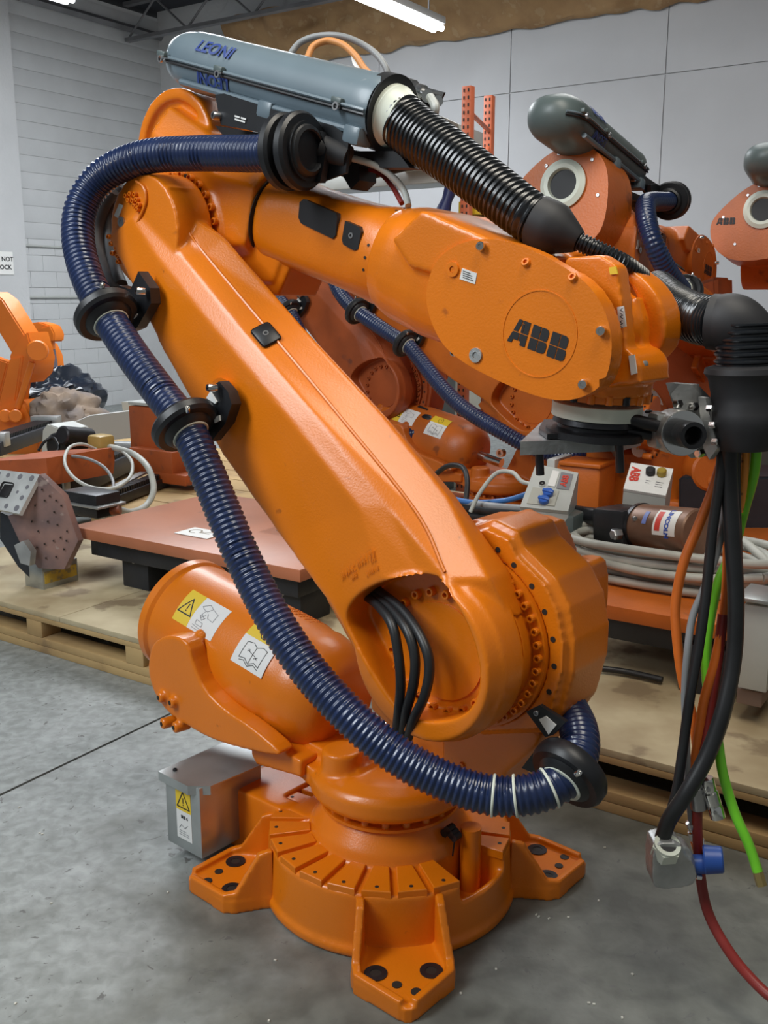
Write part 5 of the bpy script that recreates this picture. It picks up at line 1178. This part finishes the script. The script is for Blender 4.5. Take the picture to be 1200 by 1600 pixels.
bm = NB(); a = G(118, 792, .36); b = G(225, 738, .36); d_ = (b - a).normalized(); box(bm, (0, 0, 0), ((b - a).length, .05, .012), mtx((b - a) / 2, d_, V((0, 0, 1)).cross(d_), V((0, 0, 1)))); o = obj('steel_flat_bar', bm, M_ALU); o.location = a; tag(o, 'bright flat steel bar lying on the low rail', 'bar')
t = simple('grey_enclosure', [(66, 672), (74, 662), (100, 672), (92, 745), (62, 743)], 6.8, .22, M_LGREY, 'small white box leaning among the cables near the small robots', 'box', .006)
t, o = thing_at('spindle_motor', 120, 700, 6.2, 'black motor lump wrapped in cables left of the stacked orange blocks', 'motor')
bm = NB(); cyl(bm, D(88, 700, 6.2) - o, D(128, 690, 6.4) - o, .095, 28, bev=.012); obj('motor_body', bm, M_BLK, t)
bm = NB(); cyl(bm, D(96, 680, 6.1) - o, D(142, 684, 6.3) - o, .06, 20, bev=.01); obj('gearbox', bm, M_DM, t)
bm = NB(); box(bm, (0, 0, 0), (.13, .12, .12), mtx(D(158, 694, 6.1) - o, AX2, AX1, V((0, 0, 1))), .02); obj('taped_end', bm, mat('amber_tape', (.42, .28, .08), .4), t)
t, o = thing_at('drive_unit', 130, 800, 4.9, 'dark box with a white plug block behind the red platform corner', 'motor')
obox('drive_body', D(98, 802, 4.9), .26, .16, .12, M_DM, t, .01, o); obox('cover', D(95, 787, 4.88), .28, .18, .012, M_ALU, t, .002, o)
bm = NB(); box(bm, (0, 0, 0), (.09, .07, .09), mtx(D(163, 795, 4.9) - o, AX2, AX1, V((0, 0, 1))), .006); obj('plug_block', bm, M_LBL, t)
bm = NB(); cyl(bm, D(168, 797, 4.85) - o, D(188, 795, 4.85) - o, .030, 16); obj('orange_plug', bm, M_OR3, t)
cable('loose_cable', [D(185, 796, 4.9), D(205, 800, 5.1), D(228, 790, 5.4), (D(240, 765, 5.5)), D(232, 732, 5.6), D(210, 710, 5.8), D(180, 700, 6.0), D(168, 698, 6.1)], .018, M_WC, 'thick pale cable curving round behind the red platform')
cable('loose_cable', [D(150, 702, 6.0), D(128, 694, 5.9), D(108, 700, 5.8), D(101, 722, 5.6), D(115, 746, 5.4), D(145, 762, 5.3), D(180, 762, 5.3), D(203, 745, 5.5), D(206, 722, 5.7), D(192, 706, 5.9), D(176, 698, 6.1)], .010, M_WC, 'thin grey cable looping in a wide ring over the black rail')
cable('loose_cable', [D(84, 730, 5.8), (D(96, 714, 5.8)), D(130, 715, 5.7), D(160, 728, 5.6), D(176, 750, 5.5), D(176, 775, 5.3)], .009, M_GC, 'thin dark grey cable crossing inside the ring of pale cable')
cable('loose_cable', [D(60, 704, 6.2), D(70, 690, 6.2), D(84, 684, 6.2), D(92, 700, 6.1), D(80, 716, 6.0)], .009, M_BC, 'thin black cable coiled by the small white box')
simple('wall_bench', [(190, 628), (214, 628), (222, 650), (222, 668), (196, 668)], 8.6, .5, M_LGREY, 'pale steel bench end far behind at the left wall', 'bench')
t = simple('cardboard_sheet', [(96, 668), (140, 650), (206, 642), (250, 650), (250, 680), (150, 690)], 7.6, .02, mat('grey_card', (.40, .40, .39), .6), 'large grey sheet lying behind the small white box', 'sheet', dirn=V((.2, 1, .35)).normalized())
# ---- small orange robots at the far left
def mech(name, x, y, d, label):
    return thing_at(name, x, y, d, label, 'robot arm')
t, o = mech('small_robot', 20, 700, 8.4, 'small orange robot with parallel rods at the left edge before the block wall')
M_ORF = mat('bright_orange_paint', (.80, .20, .015), .35, noise=.15, nscale=2, coat=.2)
def pp(name, pts, d, th, par=t, org=o, m=M_ORF, bev=.01): return dprism(name, pts, d, th, m, par, org, bev)
pp('upper_arm', [(-14, 455), (4, 468), (44, 532), (50, 556), (20, 556), (-14, 500)], 8.4, .16)
pp('elbow_block', [(14, 556), (26, 534), (42, 518), (54, 560), (50, 585), (34, 600), (20, 590)], 8.38, .22)
pp('front_beam', [(14, 560), (34, 556), (22, 640), (0, 642), (-4, 636)], 8.36, .14)
pp('rear_beam', [(-16, 556), (12, 566), (-6, 640), (-16, 640)], 8.5, .08)
bm = NB(); cyl(bm, D(50, 566, 8.3) - o, D(28, 638, 8.3) - o, .028, 14); obj('parallel_rod', bm, M_ORF, t)
bm = NB(); cyl(bm, D(60, 548, 8.38) - o, D(58, 548, 8.1) - o, .085, 24, bev=.01); obj('axis_motor', bm, M_ORF, t)
pp('hip_block', [(-10, 640), (10, 628), (34, 624), (50, 650), (56, 690), (40, 706), (-10, 706)], 8.3, .34, bev=.02)
for x in (8, 24):
    bm = NB(); cyl(bm, D(x, 650, 8.26) - o, D(x, 650, 8.2) - o, .055, 20, bev=.008); obj('pivot_cover', bm, M_ORF, t)
pp('base', [(-20, 690), (58, 690), (64, 716), (-20, 722)], 8.2, .5)
bm = NB(); cyl(bm, D(58, 655, 8.3) - o, D(66, 656, 8.25) - o, .05, 16); obj('connector_boss', bm, M_OR2, t)
t2, o2 = mech('small_robot', 70, 600, 9.3, 'small orange robot with sleeved wrist pointing down behind the plastic sheet')
pp('forearm', [(36, 506), (60, 503), (76, 508), (80, 518), (60, 522), (38, 518)], 9.3, .12, t2, o2)
pp('wrist', [(62, 512), (78, 508), (85, 522), (84, 534), (70, 534), (68, 524)], 9.25, .12, t2, o2)
bm = NB(); cyl(bm, D(77, 532, 9.3) - o2, D(78, 545, 9.3) - o2, .05, 18); obj('wrist_flange', bm, M_ORF, t2)
bm = NB(); cyl(bm, D(77, 546, 9.3) - o2, D(80, 584, 9.3) - o2, .055, 18, .07); obj('fabric_sleeve', bm, mat('greyish_purple_fabric', (.13, .12, .15), .7), t2)
pp('shoulder', [(50, 540), (62, 536), (72, 556), (76, 588), (60, 600), (46, 580)], 9.35, .2, t2, o2)
bm = NB(); cyl(bm, D(60, 570, 9.35) - o2, D(56, 690, 9.35) - o2, .15, 18); obj('column', bm, M_ORF, t2)
# ---- crumpled covers
def crumple(name, pts, d, th, m, label, seed):
    """a sheet bunched over a load: a thick outline subdivided and displaced into folds"""
    o = D(sum(p[0] for p in pts) / len(pts), sum(p[1] for p in pts) / len(pts), d); bm = NB()
    ps = chaikin([D(x, y, d) - o for x, y in pts], 1); c = V((0, 0, 0)); secs = []
    for k in range(9):
        a = pi * k / 8; s = max(.15, sin(a) ** .6); off = -cos(a) * th / 2
        secs.append([q * s + AX1 * off for q in ps])
    loft(bm, secs); bmesh.ops.subdivide_edges(bm, edges=bm.edges[:], cuts=2, use_grid_fill=True)
    bmesh.ops.triangulate(bm, faces=bm.faces[:])
    for v in bm.verts:
        n = abs(mn.noise(v.co * 5 + V((seed, 0, 0)))) + .5 * abs(mn.noise(v.co * 11 + V((0, seed, 0)))); r = v.co.normalized() if v.co.length > 1e-5 else V((0, 0, 1)); v.co += r * (.11 * n - .04)
    ob = obj(name, bm, m, None, 28); ob.location = o; tag(ob, label, 'cover'); return ob
crumple('plastic_sheet', [(58, 580), (86, 570), (98, 590), (128, 605), (132, 628), (122, 660), (100, 668), (70, 655), (44, 640), (42, 600)], 9.0, .9, mat('dark_navy_plastic_film', (.012, .017, .028), .16, coat=.5), 'shiny dark plastic sheet bunched beside the small orange robots', 3)
crumple('canvas_cover', [(76, 612), (92, 602), (118, 618), (134, 640), (148, 668), (140, 684), (108, 682), (86, 660), (72, 632)], 8.5, .6, mat('tan_canvas', (.24, .18, .13), .8, c2=(.14, .12, .115), nscale=4, bump=.3), 'brown canvas cover slumped in front of the dark plastic sheet', 8)
# ================================================================ shelving rack at the back
M_RK = mat('rack_orange_paint', (.56, .13, .05), .5, noise=.2, nscale=6)
rk, ro = thing_at('pallet_rack', 733, 360, 7.6, 'tall orange perforated rack frame beside the black corrugated hose', 'rack')
for nm, xp, yt, dd in (('front_post', 732, 135, 7.6), ('rear_post', 765, 150, 8.5)):
    a = D(xp, yt, dd); bm = NB(); hh = a.z - .0; box(bm, (0, 0, -hh / 2), (.075, .06, hh), mtx(a - ro, AX2, AX1, V((0, 0, 1))), .004); ppo = obj(nm, bm, M_RK, rk)
    bm = NB()
    for k in range(int(hh / .05)):
        for s in (-.018, .018): box(bm, (s, -.031, -.03 - k * .05), (.012, .003, .022), mtx(a - ro, AX2, AX1, V((0, 0, 1))))
    q_ = obj('slots', bm, M_HOLE, ppo); q_['kind'] = 'stuff'
A_t = D(732, 150, 7.6); B_t = D(765, 165, 8.5)
for za, zb in ((-.10, -.10), (-1.3, -.2), (-1.35, -2.4), (-2.5, -2.5)):
    a = V((A_t.x, A_t.y, A_t.z + za)) - ro; b = V((B_t.x, B_t.y, A_t.z + zb)) - ro; bm = NB(); cyl(bm, a, b, .018, 6); obj('brace', bm, M_RK, rk)
for yy, lab in ((272, 'upper'), (345, 'lower')):
    zz = D(700, yy, 7.7).z; a = D(733, 300, 7.65); a.z = zz; bm = NB()
    box(bm, (-1.15, 0, 0), (2.3, .05, .10), mtx(a - ro, AX2, AX1, V((0, 0, 1))), .004); obj('shelf_beam', bm, M_LGREY, rk)
    bm = NB(); box(bm, (-1.15, .45, .03), (2.3, .9, .02), mtx(a - ro, AX2, AX1, V((0, 0, 1)))); obj('shelf_board', bm, M_LGREY, rk)
for k, (x, y, w_, h_, m_, lab) in enumerate(((660, 262, .40, .09, mat('pale_card', (.62, .52, .34), .7), 'tan carton on the upper rack shelf left of the black hose'), (604, 262, .30, .06, M_LGREY, 'flat grey carton on the upper rack shelf'), (570, 262, .25, .05, M_DK, 'flat black tray on the upper rack shelf'), (716, 328, .18, .10, M_YEL, 'small yellow carton on the lower rack shelf'), (742, 330, .14, .10, M_LBL, 'small white carton on the lower rack shelf by the post'))):
    ob = obox('carton', V((0, 0, 0)), w_, .3, h_, m_, None, .006); ob.location = D(x, y, 7.72); ob.location.z = (D(700, 272, 7.7).z if y < 300 else D(700, 345, 7.7).z) + .041; tag(ob, lab, 'box')
bm = NB(); o = D(694, 310, 7.6); lathe(bm, [(0, 0), (.05, 0), (.055, .04), (.04, .12), (.05, .20), (.055, .28), (.03, .33), (0, .34)], V((0, 0, 0)), V((.35, 0, 1)), 20); ob = obj('hand_tool', bm, mat('navy_plastic', (.03, .04, .14), .4)); ob.location = D(690, 326, 7.75); ob.location.z = D(700, 345, 7.7).z + .04; tag(ob, 'navy blue hand tool standing on the lower rack shelf', 'tool')
simple('grey_tarp_panel', [(690, 185), (720, 195), (765, 212), (770, 300), (700, 300)], 9.0, .04, mat('brownish_grey_panel', (.30, .28, .25), .7, noise=.3, nscale=3), 'brownish grey panel leaning behind the rack posts', 'panel')
# tall grey cabinets seen beneath the robots
for x0_, x1_, y0_, y1_, d_, m_, lab in ((600, 668, 430, 690, 8.6, M_LGREY, 'pale grey cabinet seen below the upper arm of the foreground robot'), (628, 662, 570, 690, 7.4, M_GRN, 'dark grey green cabinet between the blue hose and the orange beam'), (662, 706, 565, 690, 7.8, M_WHITE, 'white cabinet behind the stickered cylinder')):
    ob, p_ = thing_at('equipment_cabinet', x0_, y1_, d_, lab, 'cabinet'); w_ = (D(x1_, y1_, d_) - D(x0_, y1_, d_)).x / AX2.x * .9; h_ = D(x0_, y0_, d_).z
    p0_ = V((p_.x, p_.y, 0)); ob.location = p0_
    obox('cabinet_body', p0_, w_, .5, h_, m_, ob, .01, p0_); obox('door', p0_ + AX2 * .02 - AX1 * .012 + V((0, 0, .05)), w_ - .04, .014, h_ - .1, m_, ob, .003, p0_)
for k in range(5):
    x_ = 604 + k * 8; cable('drooping_cable', [D(x_, 500, 6.9), D(x_ + 4, 540, 6.9), D(x_ + 7 - k * 3, 600, 6.95), D(x_ + 3, 680, 7.0)], .011, (M_GC, M_WC, M_BC, M_GC, M_WC)[k], ('leftmost dark grey cable in the row hanging beneath the upper arm', 'left pale cable in the row hanging beneath the upper arm', 'black cable in the middle of the row hanging beneath the upper arm', 'right dark grey cable in the row hanging beneath the upper arm', 'rightmost pale cable in the row hanging beneath the upper arm')[k], 'cable', 'row of thin cables hanging before the cabinets')
# ================================================================ control boxes, motor and coil on the right platform
t, o = thing_at('control_box', 850, 825, 3.95, 'grey control box with two blue knobs and a maker badge', 'control box')
bx0 = [(838, 730), (904, 742), (886, 803), (812, 797)]
fd = 3.85
fpts = [D(838, 730, 3.98) - o, D(904, 744, 3.90) - o, D(888, 804, 3.75) - o, D(813, 797, 3.83) - o]
n_ = (fpts[1] - fpts[0]).cross(fpts[2] - fpts[1]).normalized(); n_ = -n_ if n_.y > 0 else n_
bm = NB(); prism(bm, fpts, V((0, .02, -.20))); obj('box_body', bm, M_LGREY, t)
bm = NB(); prism(bm, [p + n_ * .002 for p in fpts], n_ * .018); lid = obj('lid', bm, M_LGREY, t)
def bil(u_, v_, h=0.): return fpts[0].lerp(fpts[1], u_).lerp(fpts[3].lerp(fpts[2], u_), v_) + n_ * (.021 + h)
fx = (fpts[1] - fpts[0]).length; fy = (fpts[3] - fpts[0]).length
mp_ = lambda x, y, h=0.: bil(x / fx, 1 - y / fy, h)
patch('badge', mp_, fx * .62, fx * .9, fy * .52, fy * .93, mat('grey_badge', (.22, .22, .24), .5), lid)
text_on('lettering', 'ABB', .035, mp_, fx * .76, fy * .72, M_RED, lid, .001, .003, pi / 2)
patch('label', mp_, fx * .42, fx * .58, fy * .55, fy * .93, M_LBL, lid)
patch('cover_plate', mp_, fx * .12, fx * .70, fy * .08, fy * .46, mat('beige_plate', (.42, .42, .37), .5), lid, .003)
for x, y in ((.50, .34), (.46, .16)):
    bm = NB(); a = mp_(fx * x, fy * y, .003); cyl(bm, a, a + n_ * .02, .020, 20, bev=.003); bm2 = box(bm, (0, 0, 0), (.045, .014, .012), mtx(a + n_ * .02, fpts[1].normalized() if False else (fpts[1] - fpts[0]).normalized(), n_.cross((fpts[1] - fpts[0]).normalized()), n_), .003); obj('blue_knob', bm, M_BLUEP, t)
bm = NB(); a = mp_(fx * .3, fy * .56, .0); ring(bm, a, n_, .004, .012, .008, 16); obj('lock', bm, M_CHR, t)
obox('lower_case', D(815, 838, 3.86), .22, .2, .11, M_GRN, t, .01, o)
for x, y in ((872, 822), (880, 823)): bm = NB(); a = D(x - 6, y + 2, 3.80) - o; ring(bm, a, -AX1, .006, .012, .006, 14); obj('socket', bm, M_WHITE, t)
t, o = thing_at('control_box', 1010, 790, 3.8, 'white control box with red maker letters, one black knob and one yellow knob', 'control box')
fpts = [D(986, 727, 3.98) - o, D(1052, 737, 3.90) - o, D(1040, 779, 3.75) - o, D(974, 768, 3.83) - o]
n_ = (fpts[1] - fpts[0]).cross(fpts[2] - fpts[1]).normalized(); n_ = -n_ if n_.y > 0 else n_
bm = NB(); prism(bm, fpts, V((0, .02, -.14))); obj('box_body', bm, M_LGREY, t); bm = NB(); prism(bm, [p + n_ * .002 for p in fpts], n_ * .012); lid = obj('lid', bm, M_LBL, t)
fx = (fpts[1] - fpts[0]).length; fy = (fpts[3] - fpts[0]).length; n2 = n_; f2 = fpts
mp2 = lambda x, y, h=0.: f2[0].lerp(f2[1], x / fx).lerp(f2[3].lerp(f2[2], x / fx), 1 - y / fy) + n2 * (.0145 + h)
text_on('lettering', 'ABB', .052, mp2, fx * .16, fy * .58, M_RED, lid, .002, .001, -pi / 2)
for x, y, m_ in ((.52, .68, M_INK), (.78, .70, mat('ochre_knob', (.35, .24, .02), .4))):
    bm = NB(); a = mp2(fx * x, fy * y, 0); cyl(bm, a, a + n_ * .028, .019, 20, bev=.004); obj('knob', bm, m_, t)
ink('lettering', mp2, [[(fx * .46, fy * .42), (fx * .56, fy * .42)], [(fx * .46, fy * .34), (fx * .54, fy * .34)], [(fx * .70, fy * .42), (fx * .88, fy * .42)], [(fx * .70, fy * .34), (fx * .84, fy * .34)], [(fx * .70, fy * .26), (fx * .86, fy * .26)]], .003, M_INKG, lid, .001)
# wire feeder motor
t, o = thing_at('feeder_motor', 1010, 850, 3.55, 'brown cylindrical motor with a red and blue label, black gearbox at its left', 'motor')
a = D(1000, 822, 3.60) - o; b = D(1092, 832, 3.36) - o; bm = NB(); cyl(bm, a, b, .084, 40, bev=.006); mb = obj('motor_body', bm, mat('brown_enamel', (.17, .085, .05), .4, .3, c2=(.25, .14, .09), nscale=7), t)
bm = NB(); ring(bm, a, b - a, .083, .088, .016, 40); obj('end_band', bm, M_DM, t)
dm = (b - a).normalized(); up_ = V((0, 0, 1)); vx = -(dm.cross(up_)).normalized(); vx = vx if vx.y < 0 else -vx
def mcyl(x, y, h=0.):
    an = radians(18) + y / .084; return a + dm * (.012 + x) + (vx * cos(an) + dm.cross(vx) * (1 if dm.cross(vx).z > 0 else -1) * sin(an)) * (.0845 + h)
patch('motor_label', mcyl, .13, .235, -.035, .065, M_LBL, mb); patch('red_field', lambda x, y, h=0.: mcyl(x, y, h + .0004), .14, .165, -.02, .055, M_RED, mb, .001)
text_on('lettering', 'LINCOLN', .026, mcyl, .195, .012, mat('label_blue_ink', (.02, .08, .45), .5), mb, .0012, .0014, -pi / 2)
patch('small_label', mcyl, .075, .095, -.0, .05, mat('pale_blue_label', (.15, .2, .5), .5), mb)
bm = NB(); box(bm, (0, 0, 0), (.17, .16, .15), mtx(D(972, 822, 3.66) - o, dm, up_.cross(dm).normalized(), dm.cross(up_.cross(dm).normalized())), .02); obj('gearbox', bm, M_BLK, t)
bm = NB(); cyl(bm, D(935, 808, 3.8) - o, D(880, 800, 3.95) - o, .035, 20); obj('shaft_cover', bm, M_BLK, t)
bm = NB(); bolt(bm, D(967, 834, 3.56) - o, V((-1, -.4, 0)), .022, .03, False); bolt(bm, D(992, 810, 3.52) - o, V((0, -1, 0)), .009, .006); obj('bolt', bm, M_ST, t)
# orange junction block
t, o = thing_at('junction_block', 900, 800, 4.35, 'orange steel junction block between the two control boxes', 'block')
obox('block_body', D(866, 806, 4.4), .21, .2, .245, M_OR2, t, .015, o); obox('block_cap', D(872, 727, 4.38), .20, .19, .02, M_OR2, t, .006, o); obox('side_plate', D(852, 790, 4.5), .04, .2, .22, M_LGREY, t, .004, o)
# big orange castings behind the boxes
t, o = thing_at('base_casting', 1010, 760, 4.7, 'orange robot base casting behind the white control box', 'base')
bm = NB(); cyl(bm, D(1000, 790, 4.75) - o, D(1000, 690, 4.75) - o, .30, 40, .27, .02); obj('drum', bm, M_OR2, t)
bm = NB(); box(bm, (0, 0, 0), (.5, .35, .22), mtx(D(1000, 800, 4.7) - o, AX2, AX1, V((0, 0, 1))), .02); obj('plinth', bm, M_OR2, t)
bm = NB(); cyl(bm, D(1092, 735, 4.55) - o, D(1112, 737, 4.4) - o, .10, 24, .09, .01); obj('motor_end', bm, M_OR2, t)
for x, y in ((1108, 700), (1112, 752)): bm = NB(); cyl(bm, D(x, y, 4.5) - o, D(x + 4, y, 4.38) - o, .028, 14); obj('boss', bm, M_OR2, t)
bm = NB(); a = D(999, 702, 4.44) - o; cyl(bm, a, a + V((0, -.006, 0)), .036, 24); rl = obj('round_label', bm, M_LBL, t)
fL = flat_map(a + V((0, -.0065, 0)), V((1, 0, 0)), V((0, 0, 1))); ink('triangle', fL, [[(-.014, .002), (.014, .002), (0, .026), (-.014, .002)]], .004, M_YEL, rl, .001)
simple('lower_arm_block', [(1010, 470), (1120, 430), (1124, 600), (1120, 650), (1010, 640)], 5.0, .3, M_OR3, 'dark red orange block standing in for a robot lower arm behind the rubber cuff', 'column', .02)  # block added for the dark lower arm of the white collar robot
simple('grey_cabinet', [(1040, 620), (1215, 610), (1220, 800), (1120, 800), (1040, 740)], 5.6, .3, M_GRN, 'grey green cabinet behind the hanging cables at the right edge', 'cabinet', .01)
simple('dark_crate', [(1060, 745), (1230, 745), (1230, 840), (1060, 830)], 4.4, .4, M_DK, 'dark crate behind the motor at the right', 'crate', .01)
# coil of pale cable on the platform
cc = G(1040, 905, .46); rr = random.Random(11); Z = V((0, 0, 1))
for k in range(7):
    pts = []; ra_, rb_ = .42 - .02 * (k % 3) + rr.uniform(-.02, .02), .20 + rr.uniform(-.03, .02); ph = rr.uniform(0, 6)
    off = AX2 * rr.uniform(-.03, .03) + AX1 * rr.uniform(-.03, .03)
    for q_ in range(13):
        an = ph + 2*pi*q_/12; pts.append(cc + off + AX2 * ra_ * cos(an) + AX1 * rb_ * sin(an) + Z * (.018 + .021 * k + .006 * sin(3 * an + k)))
    if k == 0: coil0 = cable('coiled_cable', pts, .0165, M_WC, 'thick pale grey cable coiled on the orange platform', 'cable')
    else:
        bm = NB(); sweep(bm, crom([p - coil0.location for p in pts], 8), .0165, 10); obj('coil_turn', bm, M_WC, coil0, 60)
cable('loose_cable', [G(1100, 925, .48), G(1150, 900, .52) , D(1140, 868, 3.5), D(1125, 855, 3.5), D(1150, 840, 3.6), D(1200, 880, 3.4), D(1240, 930, 3.3)], .0165, M_WC, 'end of the pale cable looping up at the right edge of the coil')
# grey panel standing on the right pallet
t, o = thing_at('terminal_box', 1160, 1080, 2.85, 'tall thin grey terminal box on a brown block behind the hanging cables', 'box')
obox('box_body', D(1152, 1074, 2.85), .085, .16, .27, M_LGREY, t, .004, o); obox('lid', D(1150, 938, 2.84), .10, .17, .012, M_GALV, t, .002, o); obox('block', D(1150, 1098, 2.87), .075, .14, .05, mat('brown_block', (.22, .15, .12), .7), t, .003, o)
simple('brown_cloth_pile', [(1175, 960), (1215, 950), (1220, 1045), (1180, 1040)], 3.3, .3, mat('brown_panel', (.20, .10, .08), .7), 'brown panel end at the right edge behind the terminal box', 'panel')
cable('loose_cable', [G(925, 1043, .22), G(980, 1050, .22), G(1035, 1062, .22)], .011, M_BC, 'black cable lying along the right pallet beneath the platform')
cable('loose_cable', [G(1180, 1082, .22), G(1200, 1078, .22), G(1230, 1075, .22)], .011, M_BC, 'short black cable on the pallet at the right edge')
# cables round the control boxes
cable('loose_cable', [D(735, 800, 4.1), D(750, 770, 4.1), D(775, 740, 4.1), D(800, 738, 4.05), D(815, 752, 4.0), D(832, 757, 3.95)], .009, M_WC, 'pale cable arching into the grey control box from the left')
cable('loose_cable', [D(700, 778, 4.3), D(740, 785, 4.2), D(790, 782, 4.1), D(830, 770, 4.0)], .012, mat('blue_cable', (.05, .16, .42), .4), 'blue cable running left from the grey control box')
for k, (y0_, m_) in enumerate(((800, M_BC), (812, M_BC), (792, M_GC))):
    cable('thick_cable', [D(690, y0_ - 12, 4.4), D(740, y0_ - 5, 4.2), D(780, y0_, 4.05), D(822, y0_ + 3, 3.92)], .022 - .006 * (k == 2), m_, ('upper black', 'lower black', 'grey')[k] + ' thick cable plugged into the side of the grey control box')
cable('loose_cable', [D(679, 742, 4.9), D(700, 728, 4.8), D(722, 730, 4.7), D(730, 750, 4.6), D(728, 785, 4.5)], .013, M_BC, 'black cable looping in front of the stickered cylinder')
